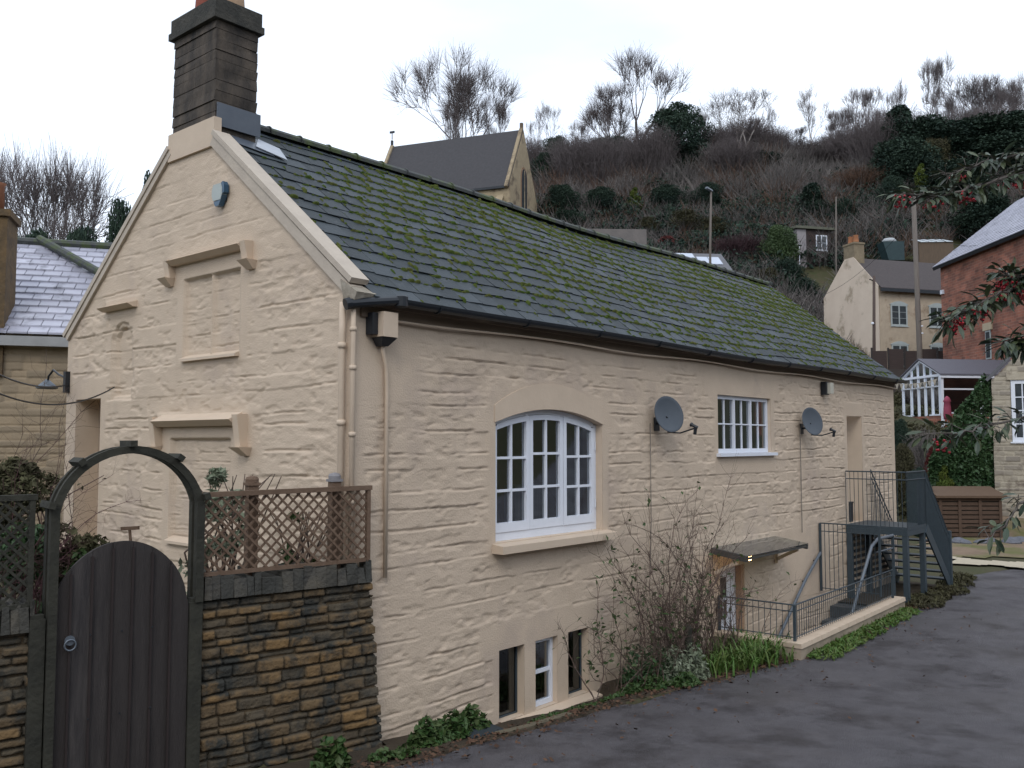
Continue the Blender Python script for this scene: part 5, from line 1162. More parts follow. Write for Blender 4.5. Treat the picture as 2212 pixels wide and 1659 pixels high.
b = MB(); b.prism([(-1.19, .55, eh-5.3), (-1.19, 1.8, eh-4.4), (-1.19, 3.05, eh-5.3), (-1.19, 2.9, eh-5.4), (-1.19, 1.8, eh-4.6), (-1.19, .7, eh-5.4)], (-1, 0, 0), .05); b.build('bargeboard', M_wframe, cc)
b = MB(); b.box(-1.0, -.08, .9, 1.0, -2, eh-5.25); b.box(-1.0, -.08, 2.6, 2.7, -2, eh-5.25); b.box(-.09, -.07, 1.1, 2.5, -2, eh-5.3); b.build('porch', M_dark, cc)

# dark timber shed on the hillside
p = at(1722, 480, 85); zs_ = float(zg(p[0], p[1]))
sh = thing('hillside_shed', 'flat roofed dark timber shed with one white window and a pale side wall', 'shed', (p[0], p[1], 20.3), AZ-R(90)+R(14))
b = MB(); b.box(0, 3.6, 0, 3, -2.5, 2.75); b.build('wall', mat('dark_timber', (.032, .024, .024), (.05, .038, .036), .8, 3, stretch=(.5, .5, 8), bump=.4), sh)
b = MB(); b.box(-.06, -.004, 0, 3, -1.5, 2.75); b.box(-.06, .9, -.03, -.004, -1.5, 2.75); b.build('side_wall', mat('pale_boarding', (.24, .22, .23), (.3, .28, .29), .8, 3, stretch=(8, 8, .5)), sh)
b = MB(); b.hexa([(-.3, -.3, 2.76), (3.9, -.3, 2.76), (3.9, 3.2, 2.9), (-.3, 3.2, 2.9), (-.3, -.3, 3.0), (3.9, -.3, 3.0), (3.9, 3.2, 3.2), (-.3, 3.2, 3.2)]); b.build('roof', mat('felt', (.10, .105, .08), (.13, .13, .10), .9), sh)
rect_window(sh, 1.95, 3.15, .75, 2.25, -.06, .1, 2, 1, 2, M_white, M_dwin, M_white)
b = MB(); b.beam((-.9, -.6, -.9), (-.2, -.6, -.9), .05, .05); b.beam((-.2, -.6, -.9), (-.2, -.6, 1.2), .06, .06, up=(0, 1, 0)); b.beam((-.9, -.6, .2), (-.2, -.6, .3), .04, .04); b.build('white_steps', M_white, sh)
# greenhouse and tank
p = at(1988, 523, 80); gh = thing('greenhouse', 'lean-to with pale sloping glass roof beside the utility pole', 'greenhouse', (p[0], p[1], p[2]), AZ-R(90)-R(4))
b = MB()
for i in range(4): b.hexa([(i*.72+.02, 0, 0), (i*.72+.68, 0, 0), (i*.72+.3, 1.6, .55), (i*.72-.36, 1.6, .55), (i*.72+.02, 0, .04), (i*.72+.68, 0, .04), (i*.72+.3, 1.6, .59), (i*.72-.36, 1.6, .59)])
b.build('glass_roof', mat('pale_glazing', (.50, .55, .58), (.58, .62, .65), .3, 2), gh)
b = MB(); b.box(-.1, 2.9, .1, 1.5, -4, -.02); b.build('base', mat('brown_boards', (.10, .075, .055), (.14, .10, .07), .9, 2, stretch=(6, 6, 1)), gh)
b = MB(); [b.beam((i*.72, -.01, .02), (i*.72-.38, 1.6, .60), .05, .05) for i in range(5)]; b.build('roof_frame', M_woodd, gh)
p = at(1908, 545, 80); tk = thing('water_tank', 'dark blue green tank with a white domed cover left of the pole', 'tank', (p[0], p[1], p[2]), AZ-R(90))
b = MB(); b.hexa([(.5, 0, -.7), (1.9, 0, -.7), (1.9, 1.4, -.7), (.5, 1.4, -.7), (0, 0, 1.0), (1.9, 0, 1.0), (1.9, 1.4, 1.0), (0, 1.4, 1.0)]); b.build('tank', mat('tank_paint', (.02, .04, .045), (.03, .055, .06), .5), tk)
b = MB(); b.lathe((.8, .6, 1.0), [(.62, 0), (.6, .2), (.45, .36), (.2, .42), (.02, .43)], 14); b.build('domed_cover', mat('dome_white', (.42, .44, .46), (.3, .32, .33), .4), tk, True)
# grey roof with pale panels
p = at(1440, 560, 70); pr = gable_house('panelled_house', 'grey roofed house with pale solar panels peeping over the mossy ridge', 'house', (1436-1106)/FPX*70, 70, 2.75+70*.165, 6, 5.4, 5, 2.0, 3.7, M_creams, M_slate2, ov=.2)
b = MB()
def on_roof(x0, x1, t0, t1, h=.14):
    sl = (3.7-2.0)/2.5; f = lambda x, t: (x, -.2+(2.7)*t, 2.0-.2*sl+2.7*sl*t+h); return [f(x0, t0), f(x1, t0), f(x1, t1), f(x0, t1)]
for i in range(3): b.prism(on_roof(.1+i*1.0, 1.06+i*1.0, .42, .93), (0, 0, 1), .05)
for i in range(2): b.prism(on_roof(3.2+i*.95, 4.1+i*.95, .30, .72), (0, 0, 1), .05)
b.build('solar_panel', mat('pale_panel', (.42, .47, .56), (.5, .54, .62), .25, 1), pr)
# brick house
def fr_thing(name, label, cat, r, F, z, ang=0): p = rf(r, F); return thing(name, label, cat, (p[0], p[1], z), AZ-R(90)+R(ang))
RB = .479*55; zbr = 2.75+55*(955-800)/FPX; eb = 2.75+55*391/FPX-zbr
bh = fr_thing('brick_house', 'red brick house with pale wet slate roof at the right', 'house', RB, 55, zbr)
b = MB(); b.box(0, 10, -26, 0, -4, eb); b.build('wall', M_brick, bh)
b = MB(); n = 22
for k in range(n):
    t0, t1 = k/n, min((k+1.2)/n, 1); f = lambda t: (-.35+t*5.4, eb-.26+t*4.2)
    (xa, za), (xb, zb_) = f(t0), f(t1); y = -26.3+(.2 if k % 2 else 0)
    while y < .3:
        ya, yb = max(y, -26.3), min(y+.42, .3); j = random.uniform(0, .015); b.hexa([(xa, ya, za+.02), (xa, yb, za+.02), (xb, yb, zb_), (xb, ya, zb_), (xa, ya, za+.05+j), (xa, yb, za+.05+j), (xb, yb, zb_+.02), (xb, ya, zb_+.02)][::1]); y += .435
b.build('roof', M_slate3, bh)
b = MB(); b.hexa([(-.3, -26.3, eb-.45), (-.3, .3, eb-.45), (5.1, .3, eb+3.75), (5.1, -26.3, eb+3.75), (-.36, -26.3, eb-.26), (-.36, .3, eb-.26), (5.05, .3, eb+3.93), (5.05, -26.3, eb+3.93)]); b.build('eaves', M_black, bh)
yw = -(55-RB/((2140-1106)/FPX)); zt = 2.75+(55+yw)*(955-697)/FPX-zbr
b = MB(); b.box(-.05, -.005, yw-.32, yw+.22, zt-2.0, zt-.42); wv = b.build('window', M_wframe, bh); b = MB(); b.box(-.06, -.052, yw-.25, yw+.15, zt-1.92, zt-.5); b.build('pane', M_dwin, wv)
b = MB(); b.box(-.09, -.002, yw-.5, yw+.4, zt-.40, zt); b.build('lintel', mat('pale_lintel', (.48, .40, .28), (.42, .35, .25), .8), bh)
b = MB(); b.box(-.12, -.002, -.4, -.1, eb-2.0, eb-1.75); b.build('wall_light', M_white, bh)
# conservatory
zb = 3.62; cv = fr_thing('conservatory', 'white framed conservatory with grey tiled roof above the garden', 'conservatory', 21.4, 45, zb, 8)
ce = 2.75+147/FPX*45-zb; cr_ = 2.75+176/FPX*46.7-zb; CW = 3.5; CL = 6.5
b = MB(); roof_slopes(b, CL, CW, ce+.02, cr_+.05, .12, .06, .1); b.build('roof', mat('purple_grey_tiles', (.10, .10, .12), (.13, .13, .155), .55, 5, stretch=(.6, 8, 8), bump=.3), cv)
b = MB(); b.box(0, CL, .0, .15, -2.2, .55); b.box(0, .15, .15, CW, -2.2, .45); b.build('brick_base', M_brick, cv)
fr_ = MB(); 
for x in (0, 2.15, 3.6, 5.0, 6.4): fr_.box(x, x+.13, .02, .13, .56, ce)
fr_.box(0, CL, .0, .12, ce-.12, ce); fr_.box(0, CL, .01, .12, ce-.78, ce-.70); fr_.box(0, CL, -.03, .14, .552, .62)
for y in (.13, .75, 1.35, 1.95, 2.6, CW-.14): fr_.box(.01, .11, y, y+.10, .46, ce)
fr_.box(-.02, .12, .0, CW, ce-.1, ce+.02); fr_.box(.0, .1, .1, CW, ce-.62, ce-.55); fr_.box(-.03, .13, .1, 1.0, .46, .53); fr_.box(-.03, .13, 2.6, CW, .46, .53)
fr_.beam((.05, 0, ce), (.05, CW/2, cr_), .12, .14); fr_.beam((.05, CW, ce), (.05, CW/2, cr_), .12, .14)
for y in (CW*.26, CW*.42, CW*.58, CW*.74): fr_.beam((.05, y, ce), (.05, y, ce+(cr_-ce)*(1-abs(y/CW*2-1))-.05), .07, .07, up=(1, 0, 0))
fr_.beam((-.12, -.12, ce-.14), (CL, -.12, ce-.14), .1, .1); fr_.box(-.04, .08, -.10, -.0, -2, ce-.1)
fr_.build('frame', M_white, cv)
b = MB(); pane_quad(b, .1, CL, .6, ce-.1, .07); b.add([(.06, .1, .5), (.06, CW-.1, .5), (.06, CW-.1, ce), (.06, CW/2, cr_-.08), (.06, .1, ce)], [(0, 1, 2, 3, 4)]); b.build('pane', glass_mat('conservatory_glass', (.30, .34, .36), .04), cv)
b = MB(); b.box(.2, CL, CW-.1, CW, -1, ce); b.box(.2, CL, .2, CW, 0, .05); b.box(CL-.1, CL, .2, CW, 0, ce); b.build('back_wall', mat('cons_in', (.12, .12, .12), (.07, .07, .07), .9, 1), cv)
b = MB(); P = [(-.25, -.1+i*.42, ce-.25-.12*math.sin(math.pi*i/9)) for i in range(10)]
for i in range(9): a, c = P[i], P[i+1]; b.prism([tuple(np.array(a)+(0, .04, 0)), tuple(np.array(c)-(0, .04, 0)), tuple((np.array(a)+np.array(c))/2-(0, 0, .30))], (-1, 0, 0), .012)
b.tube(P, .012, 4); tag(b.build('bunting', mat('bunting', (.45, .38, .28), (.35, .33, .3), .9)), 'string of small cream flags across the conservatory gable', 'bunting'); bpy.data.objects['bunting'].matrix_world = Matrix.Translation(cv.location) @ Matrix.Rotation(cv.rotation_euler.z, 4, 'Z')
p = at(2047, 905, 43.3); ps = thing('parasol', 'folded pink garden parasol beside the conservatory', 'parasol', (p[0], p[1], p[2]-.2)); ps.scale = (.55, .55, .52); b = MB(); b.lathe((0, 0, 0), [(.30, .35), (.34, .7), (.30, 1.4), (.26, 1.9), (.33, 2.0), (.2, 2.35), (.04, 2.5)], 10); b.build('canopy', mat('pink_cloth', (.30, .06, .10), (.24, .05, .085), .8, 4), ps, True); b = MB(); b.tube([(0, 0, -.4), (0, 0, .36)], .03, 8); b.lathe((0, 0, -.1), [(.25, 0), (.25, .1), (.05, .14)], 10); b.build('pole', M_wframe, ps)
# stone house with ivy at the right
sx0 = 15.95; st = fr_thing('stone_house', 'pale rubble stone house gable with white arched window at the right edge', 'house', sx0, 30, -.25, -27)
def stone_hf(U, V): dh, dv, rid = stones(U, V, 61, (.10, .20), (.18, .55), .03); e = sstep(0, 1, np.minimum(dh/.02, dv/.02)); return (rid-.5)*.025+.02*e+(fbm(U*6, V*8, 64, 3)-.5)*.02, rid*e
M_pstone = mat('pale_rubble', (.36, .31, .24), (.46, .41, .32), .9, 4, var=(.24, .21, .175), bump=.5, bscale=20, c3=(.13, .10, .08), c3s=1.6, c3p=.6)
wz = (2.75+(955-955)/FPX*30+.25, 2.75+(955-822)/FPX*30+.25); wx = (.54, 1.75)
wall_grid('wall', st, (0, 0, 0), (1, 0, 0), (0, 0, 1), (0, -1, 0), gl(0, 3.4, .03, list(wx)), gl(-.4, 8.8, .025, list(wz)), stone_hf, lambda U, V: (V < 5.05+1.08*U)&~((U > wx[0])&(U < wx[1])&(V > wz[0])&(V < wz[1])), M_pstone)
b = MB(); b.prism([(0, .04, -1), (7, .04, -1), (7, .04, 5.0), (3.5, .04, 8.7), (0, .04, 4.95)], (0, 1, 0), 8); b.build('body', M_pstone, st)
rect_window(st, wx[0]+.02, wx[1]-.02, wz[0]+.01, wz[1]-.01, -.0, .12, 2, 2, 4, M_white, M_dwin, M_white, barw=.035)
b = MB(); b.box(wx[0]-.1, wx[1]+.1, -.05, .02, wz[1], wz[1]+.22); b.build('lintel', M_pstone, st)
b = MB(); b.beam((-.15, .1, 5.05), (3.5, .1, 8.95), .3, .10); b.build('verge', M_slate2, st)
# ivy
iv = fr_thing('ivy_covered_wall', 'slanting wall smothered in dark green ivy between bin store and stone house', 'ivy', 13.9, 30.2, -.2)
b = MB(); b.prism([(.3, .3, 0), (1.9, .3, 0), (1.9, .3, 4.4), (.7, .3, 2.6), (.3, .3, 2.0)], (0, 1, 0), .4); b.build('wall', M_stone, iv)
g = np.random.default_rng(5); n = 9000; u = g.uniform(0, 2.25, n); top_ = np.interp(u, [0, .25, 1.9, 2.25], [2.3, 3.0, 5.25, 5.0]); v = g.random(n)**.8*top_; v = np.maximum(v, .9*g.random(n)); dpt = .15-.35*fbm(u*2, v*2, 55, 2)-g.random(n)*.12
b = MB(); leaf_cloud(b, np.stack([u+.0, dpt, v], -1), .13*(.6+.7*g.random(n)), 1.2, np.clip(fbm(u*3, v*3, 57, 3)+g.normal(size=n)*.15, 0, 1)); b.build('ivy', M_ivy, iv)
# slatted bin store
bs = fr_thing('bin_store', 'low brown slatted timber bin store with overhanging lid', 'bin store', (2022-1106)/FPX*28, 28, -.22, -2)
b = MB(); [b.box(0, 1.9, 0, .03, .08+i*.135, .08+i*.135+.10) for i in range(9)]; [b.box(-.03, 0, 0, .9, .08+i*.135, .08+i*.135+.10) for i in range(9)]; b.build('slats', M_binwood, bs)
b = MB(); [b.box(x, x+.09, -.025, -.002, 0, 1.28) for x in (0, .58, 1.2, 1.81)]; b.build('battens', M_binwood, bs)
b = MB(); b.hexa([(-.12, -.14, 1.26), (2.02, -.14, 1.26), (2.02, .95, 1.5), (-.12, .95, 1.5), (-.12, -.14, 1.33), (2.02, -.14, 1.33), (2.02, .95, 1.57), (-.12, .95, 1.57)]); b.build('lid', mat('lid_wood', (.095, .06, .04), (.13, .085, .055), .8, 5, stretch=(1, 6, 1)), bs)
b = MB(); b.box(.02, 1.88, .04, .9, 0, 1.24); b.build('back', M_dark, bs)
for i, (px, F_) in enumerate([(2062, 26.6), (2075, 26.4), (2112, 26.4), (2130, 26.8), (2175, 26.5), (2195, 26.9)]):
    p = rf((px-1106)/FPX*F_, F_); b = MB(); r0 = random.uniform(.16, .26); V = [(0, .6), (.8, .3), (1, 0)]
    b.lathe((0, 0, 0), [(r0, -.05), (r0*1.1, r0*.35), (r0*.75, r0*.8), (r0*.2, r0)], 9); o = b.build('stone_lump', mat('blue_grey_rock', (.10, .11, .13), (.16, .16, .18), .9, 6, bump=.8), None); o.location = (p[0], p[1], -.2); o.scale = (1.2, .9, .8); o.rotation_euler = (.1, 0, i)
    tag(o, 'grey rock lying on the ground before the bin store and stone house', 'rock', 'rocks edging the yard')
# yard surfaces
def patch(name, pts, m, z=.012, res=.25, kind='structure'):
    P = np.array(pts); x0, y0 = P.min(0); x1, y1 = P.max(0); xs_ = np.arange(x0, x1, res); ys_ = np.arange(y0, y1, res)
    def inside(X, Y):
        c = np.zeros(X.shape, bool); n = len(P)
        for i in range(n):
            a, d = P[i], P[(i+1) % n]; cond = ((a[1] > Y) != (d[1] > Y)); t_ = (d[0]-a[0])*(Y-a[1])/(d[1]-a[1]+1e-9)+a[0]; c ^= cond&(X < t_)
        return c
    o = grid_mesh(name, xs_, ys_, lambda X, Y: zg(X, Y)+z+(fbm(X*1.3, Y*1.3, 3, 3)-.5)*.05, m, lambda X, Y: inside(X+(vn(X*2, Y*2, 8)-.5)*.6, Y+(vn(X*2, Y*2, 9)-.5)*.6)); return tag(o, kind=kind)
q = lambda px, F: rf((px-1106)/FPX*F, F)[:2]
M_grav = mat('sandy_gravel', (.24, .175, .12), (.17, .12, .085), .95, 2.5, bump=.8, bscale=40, c3=(.12, .12, .045), c3s=.5, c3p=.52)
patch('yard', [q(1985, 23.2), q(2600, 23.2), q(2700, 30), q(1985, 30)], M_grav, .03)
patch('pale_path', [q(2025, 22.2), q(2160, 21.2), q(2500, 21.0), q(2500, 22.0), q(2160, 22.3), q(2025, 23.4)], mat('pale_gravel', (.48, .42, .32), (.38, .33, .25), .95, 6, bump=.5), .05, .12)
# fence and terrace wall below the cream cottage
fn = fr_thing('panel_fence', 'dark brown panel fence below the cream cottage', 'fence', (1888-1106)/FPX*57, 57, 2.75+57*.074, 0)
for i in range(5):
    b = MB(); w_ = 1.0; x0 = i*1.05; b.box(x0, x0+w_-.08, 0, .04, -1, 1.55+.12*(i % 2)); b.build('panel', mat('fence_panel', (.05, .038, .036), (.075, .055, .05), .85, 3, stretch=(.6, 1, 8), bump=.5), fn); b = MB(); b.box(x0-.09, x0-.002, -.03, .06, -1, 1.75); b.build('post', M_woodd, fn)
tw = fr_thing('terrace_wall', 'dark stone terrace wall under the panel fence', 'stone wall', (1880-1106)/FPX*55, 55, 3.2, 0)
b = MB(); b.box(0, 8, 0, .5, -1.2, 4.0); b.build('wall', mat('dark_wall', (.05, .045, .045), (.09, .075, .065), .95, 1.5, bump=.8, bscale=5), tw)
hw = fr_thing('hillside_wall', 'long grey stone retaining wall across the slope', 'stone wall', (1235-1106)/FPX*76, 76, 2.75+76*.226, 3)
b = MB(); b.box(0, 6.5, 0, .5, -3, 1.0); b.build('wall', mat('grey_wall', (.13, .12, .115), (.18, .16, .15), .95, 1.5, bump=.8, bscale=5), hw)
# poles and lamp
def pole(name, label, cat, px0, py0, px1, py1, F, r, zb_extra=1.0, m=M_galv, group=None):
    a = at(px1, py1, F); c = at(px0, py0, F); t = thing(name, label, cat, tuple(a), 0, group); b = MB(); d = a-c; b.tube([tuple(d*.15+(0, 0, -zb_extra)), (0, 0, 0), tuple(c-a)], [r*1.15, r, r*.85], 10); b.build('pole', m, t, True); return t, c-a
M_pole = mat('weathered_pole', (.17, .15, .13), (.12, .10, .09), .9, 4, stretch=(5, 5, .4), bump=.4)
t, top_ = pole('utility_pole', 'tall weathered telegraph pole in front of the cream cottage', 'pole', 1973, 425, 1986, 745, 50, .145, 3, M_pole, 'telegraph poles')
b = MB(); [b.lathe((0, -.17, z), [(.02, 0), (.07, .02), (.05, .07)], 8) for z in (.6, 1.0)]; b.build('insulator', M_white, t)
t, top_ = pole('utility_pole', 'thin brown post left of the telegraph pole', 'pole', 1888, 596, 1888, 745, 58, .10, 3, mat('brown_pole', (.10, .075, .065), (.075, .055, .05), .9), 'telegraph poles')
b = MB(); b.lathe((-.16, 0, 1.3), [(.04, 0), (.10, .05), (.07, .16)], 8); b.build('insulator', M_white, t); b = MB(); b.beam((-.5, 0, 4.2), (.1, 0, 4.2), .06, .06); b.build('crossarm', M_woodd, t)
t, top_ = pole('street_lamp', 'grey street lamp post on the slope above the mossy ridge', 'street lamp', 1536, 412, 1534, 545, 68, .09, 4, M_pole)
b = MB(); c = np.array(top_); b.hexa([tuple(c+np.array(o)) for o in ((-.75, -.12, .02), (.1, -.12, -.05), (.1, .12, -.05), (-.75, .12, .02), (-.7, -.08, .16), (.1, -.08, .08), (.1, .08, .08), (-.7, .08, .16))]); b.build('lamp_head', M_galv, t)
t, top_ = pole('utility_pole', 'slim grey post right of the dark shed', 'pole', 1806, 425, 1806, 560, 72, .06, 3, M_pole, 'telegraph poles')
# wires
def wire(label, a, c, sag, r=.012, grp='overhead wires'):
    a, c = np.array(a, float), np.array(c, float); t_ = np.linspace(0, 1, 24); P = a[None]*(1-t_)[:, None]+c[None]*t_[:, None]; P[:, 2] -= sag*4*t_*(1-t_); b = MB(); b.tube(P, r, 4, caps=False); tag(b.build('wire', M_black), label, 'wire', grp)
wire('thin dark wire sagging to the lamp at the left of the gable', at(-60, 776, 9.2), (-.03, 5.75, 3.5), .12, .010)
wire('thin dark wire running across the door head at the left', at(-60, 822, 8.5), (-.03, 4.45, 3.42), .22, .009)
wire('wire from the telegraph pole towards the cream cottage gable', at(1973, 470, 50), at(1772, 640, 63), .6)
wire('wire from the telegraph pole to the brick house', at(1973, 475, 50), at(2110, 530, 51), .5)
# neighbour on the left
nb_ = thing('neighbour_house', 'stone house with pale wet slate roof and ochre chimney at the left edge', 'house', (1.79-9.8*math.cos(R(32)), 10+9.8*math.sin(R(32)), 1.0), R(-32))
NL, NW, NE, NR = 14, 6.2, 3.75, 5.85
wall_grid('wall', nb_, (0, 0, 0), (1, 0, 0), (0, 0, 1), (0, -1, 0), gl(7.0, 12.5, .03), gl(.2, 3.75, .02), lambda U, V: (lambda s_: ((s_[2]-.5)*.02+.018*sstep(0, 1, s_[0]/.015)*sstep(0, 1, s_[1]/.015), s_[2]))(stones(U, V, 71, (.10, .16), (.2, .5), .01)), lambda U, V: U > 0, mat('neighbour_stone', (.31, .24, .16), (.40, .31, .21), .9, 3, var=(.25, .2, .14), bump=.4, bscale=20))
b = MB(); b.prism([(0, .05, -1), (0, NW, -1), (0, NW, NE), (0, NW/2, NR), (0, .05, NE)], (1, 0, 0), NL); b.build('body', M_creams, nb_)
b = MB(); roof_slopes(b, NL, NW, NE, NR, .22, .08, .1, 15); b.build('roof', M_slate3, nb_)
b = MB(); b.box(0, NL, -.24, -.06, NE-.33, NE-.16); b.build('gutter', mat('pale_gutter', (.34, .34, .34), None, .5), nb_)
b = MB(); b.tube([(0, NW/2, NR+.06), (NL, NW/2, NR+.06)], .09, 8); b.tube([(8.7, NW/2, NR+.14), (10.6, 1.1, NE+.98)], .085, 8); b.build('ridge_tiles', M_ridge, nb_)
b = MB(); b.box(8.05, 8.78, -.1, .7, 2.9, 5.75); b.box(8.0, 8.83, -.15, .75, 5.7, 5.82); ck = b.build('chimney', mat('ochre_stone', (.17, .11, .055), (.08, .06, .04), .95, 5, bump=1, bscale=14), nb_); b = MB(); b.lathe((8.5, .3, 5.82), [(.14, 0), (.13, .5), (.16, .55)], 12); b.build('chimney_pot', mat('clay_pot', (.3, .13, .07), (.22, .1, .06), .8), ck, True)

# ================================================================ planting near the cottage
def cane_shrub(name, label, base, n, H, spread, seed, m, r=.006, twigs=6, leaves=0, lm=None, lsize=.03, flat=None, loc_bias=(0, 0, 0), cat='shrub'):
    g = random.Random(seed); t = thing(name, label, cat, tuple(base)); P0, P1, R0, R1 = [], [], [], []; LP = []
    for i in range(n):
        p = np.array([g.gauss(0, spread*.25), g.gauss(0, .08), 0.]); d = np.array([g.gauss(0, .35), g.gauss(-.04, .14), 1.]); d /= np.linalg.norm(d); h = H*g.uniform(.45, 1.0); st_ = 12; rr_ = r*g.uniform(.7, 1.4)
        for k in range(st_):
            d = d+np.array([g.gauss(0, .24)+loc_bias[0]*.05, g.gauss(0, .06), -.05*(k/st_)**2*3+g.gauss(0, .05)]); d /= np.linalg.norm(d); q = p+d*h/st_; r_ = rr_*(1-.7*k/st_)
            if flat is not None: q[1] = min(q[1], flat)
            P0.append(p); P1.append(q); R0.append(r_); R1.append(r_*.93)
            for _ in range(twigs if k > 3 else 1):
                if g.random() < .55:
                    td = d*.4+np.array([g.gauss(0, .8), g.gauss(0, .25), g.gauss(.15, .5)]); td /= np.linalg.norm(td); L_ = g.uniform(.06, .28)*(1.2-.5*k/st_)*H/1.6; m1_ = q+td*L_*.5; 
                    if flat is not None: m1_[1] = min(m1_[1], flat)
                    e = m1_+(td+np.array([g.gauss(0, .4), g.gauss(0, .15), g.gauss(0, .4)]))*L_*.5
                    if flat is not None: e[1] = min(e[1], flat)
                    P0 += [q, m1_]; P1 += [m1_, e]; R0 += [r_*.5, r_*.38]; R1 += [r_*.38, r_*.25]
                    if g.random() < leaves: LP.append(e)
                    if g.random() < leaves: LP.append(m1_)
            p = q
    b = MB(); V, F, A = seg_tubes(P0, P1, R0, R1, 4); b.arr(V, F, A); b.build('stems', m, t)
    if LP and lm: b = MB(); LP = np.array(LP); leaf_cloud(b, LP+rng.normal(size=LP.shape)*.01, lsize*(.6+.8*rng.random(len(LP))), 1.5); b.build('leaves', lm, t)
    return t
M_cane = mat('cane', (.10, .055, .045), (.14, .10, .08), .8, 6, var=(.08, .06, .05))
cane_shrub('rambling_rose', 'tall leafless rambling shrub growing up the front wall', (5.25, -.42, -.2), 36, 2.9, 2.2, 3, M_cane, .007, 8, .05, M_weed, .045, flat=.30)
cane_shrub('rambling_rose', 'lower tangle of brown stems right of the basement windows', (4.75, -.5, -.2), 50, 1.6, 2.6, 4, M_cane, .006, 7, .07, M_weed, .05, flat=.36)
cane_shrub('rambling_rose', 'arching bare canes beside the glass canopy', (6.1, -.6, -.2), 12, 1.9, 1.6, 9, M_cane, .006, 4, .05, M_weed, .045, flat=.5, loc_bias=(1.5, 0, 0))
cane_shrub('leafy_sprig', 'thin climbing sprig with green leaves beside the right basement window', (3.95, -.2, -.2), 5, 1.9, .4, 12, M_cane, .004, 4, .5, M_weed, .055, flat=.1)
# dark broken post among the stems
b = MB(); b.lathe((4.95, -.60, -.2), [(.055, 0), (.05, .5), (.055, .62), (.03, .66)], 9); tag(b.build('tree_stump', M_arch, None), 'short dark stump standing in the tangle of stems', 'stump')
def straps(name, label, cx_, cy_, n, L_, seed, m, sx=.3, sy=.2):
    g = random.Random(seed); b = MB(); z0 = float(zg(cx_, cy_))
    for i in range(n):
        p = np.array([cx_+g.gauss(0, sx), cy_+g.gauss(0, sy), z0]); a = g.uniform(0, 6.28); l = L_*g.uniform(.6, 1.1); o = np.array([math.cos(a), math.sin(a), 0]); sd_ = np.array([-o[1], o[0], 0])*.011*g.uniform(.7, 1.3); pts = []
        cv_ = g.uniform(.5, 1.1)
        for k in range(6): t_ = k/5; pts.append(p+o*l*.55*t_**1.5*cv_+np.array([0, 0, l*(t_*1.0-.62*t_**2.6*cv_)]))
        V = []; 
        for k, q_ in enumerate(pts): w_ = 1-.85*(k/5)**2; V += [q_-sd_*w_, q_+sd_*w_]
        b.add(V, [(2*k, 2*k+1, 2*k+3, 2*k+2) for k in range(5)], g.random())
    return tag(b.build(name, m), label, 'plant')
straps('strap_leaf_clump', 'bright green strappy clump beside the cream coping corner', 6.3, -.92, 260, .52, 1, M_grassb, .28, .14)
straps('strap_leaf_clump', 'green strappy clump under the rambling stems', 5.6, -.75, 220, .48, 2, M_grassb, .30, .14)
straps('strap_leaf_clump', 'yellowing strappy clump against the light well wall', 6.5, -.45, 120, .5, 3, M_grassb, .2, .15)
def leafy(name, label, pts, n, rad, h, ls, m, seed, cat='plant', asp=1.3):
    g = np.random.default_rng(seed); P = []
    for (x, y) in pts:
        k = n//len(pts); a = g.uniform(0, 6.28, k); q = np.sqrt(g.random(k))*rad; X_ = x+q*np.cos(a); Y_ = y+q*np.sin(a)*.7; P.append(np.stack([X_, Y_, zg(X_, Y_)+.03+h*g.random(k)*(1.05-(q/rad)**2)], -1))
    b = MB(); P = np.vstack(P); leaf_cloud(b, P, ls*(.5+g.random(len(P))), asp, upb=1.2); return tag(b.build(name, m), label, cat)
leafy('lavender_bush', 'small grey green bush at the foot of the tangle', [(4.6, -.62), (4.9, -.7)], 1600, .26, .42, .03, M_sage, 1, 'bush', 2.2)
leafy('dark_bush', 'small dark leafy bush right of the basement windows', [(4.15, -.35), (4.45, -.45), (4.9, -.45)], 2200, .28, .5, .04, M_ivy, 2, 'bush')
leafy('weed_patch', 'green weeds at the foot of the front wall beside the stone wall', [(.62, -.40), (.95, -.38), (1.25, -.35)], 1300, .22, .22, .055, M_weed, 3)
leafy('weed_patch', 'low green weeds under the basement window sill', [(2.3, -.42), (2.9, -.42), (3.4, -.45)], 1100, .24, .09, .035, M_weed, 4)
leafy('weed_patch', 'green weeds right of the last basement window', [(3.7, -.5), (4.1, -.6), (4.5, -.8)], 1400, .24, .13, .04, M_weed, 5)
leafy('weed_patch', 'green plants at the foot of the honey stone wall', [(-.45, -.45), (-.55, -.40)], 260, .10, .26, .07, M_weed, 6)
leafy('weed_patch', 'small weeds near the corner of the honey stone wall', [(0.0, -.5), (.2, -.55)], 260, .15, .08, .04, M_weed, 7)
leafy('weed_patch', 'grass tufts along the coped wall by the road', [(7.2, -1.44), (7.7, -1.42), (8.1, -1.40), (8.6, -1.38), (9.2, -1.36), (9.9, -1.33), (10.6, -1.3), (11.2, -1.28)], 2600, .34, .05, .03, M_grassb, 8, asp=3)
leafy('weed_patch', 'ragged grass round the feet of the landing posts', [(12.2, -1.3), (13, -1.2), (14, -1.25), (15, -1.1), (16, -.9)], 2600, .5, .10, .035, M_olive, 9, asp=3)
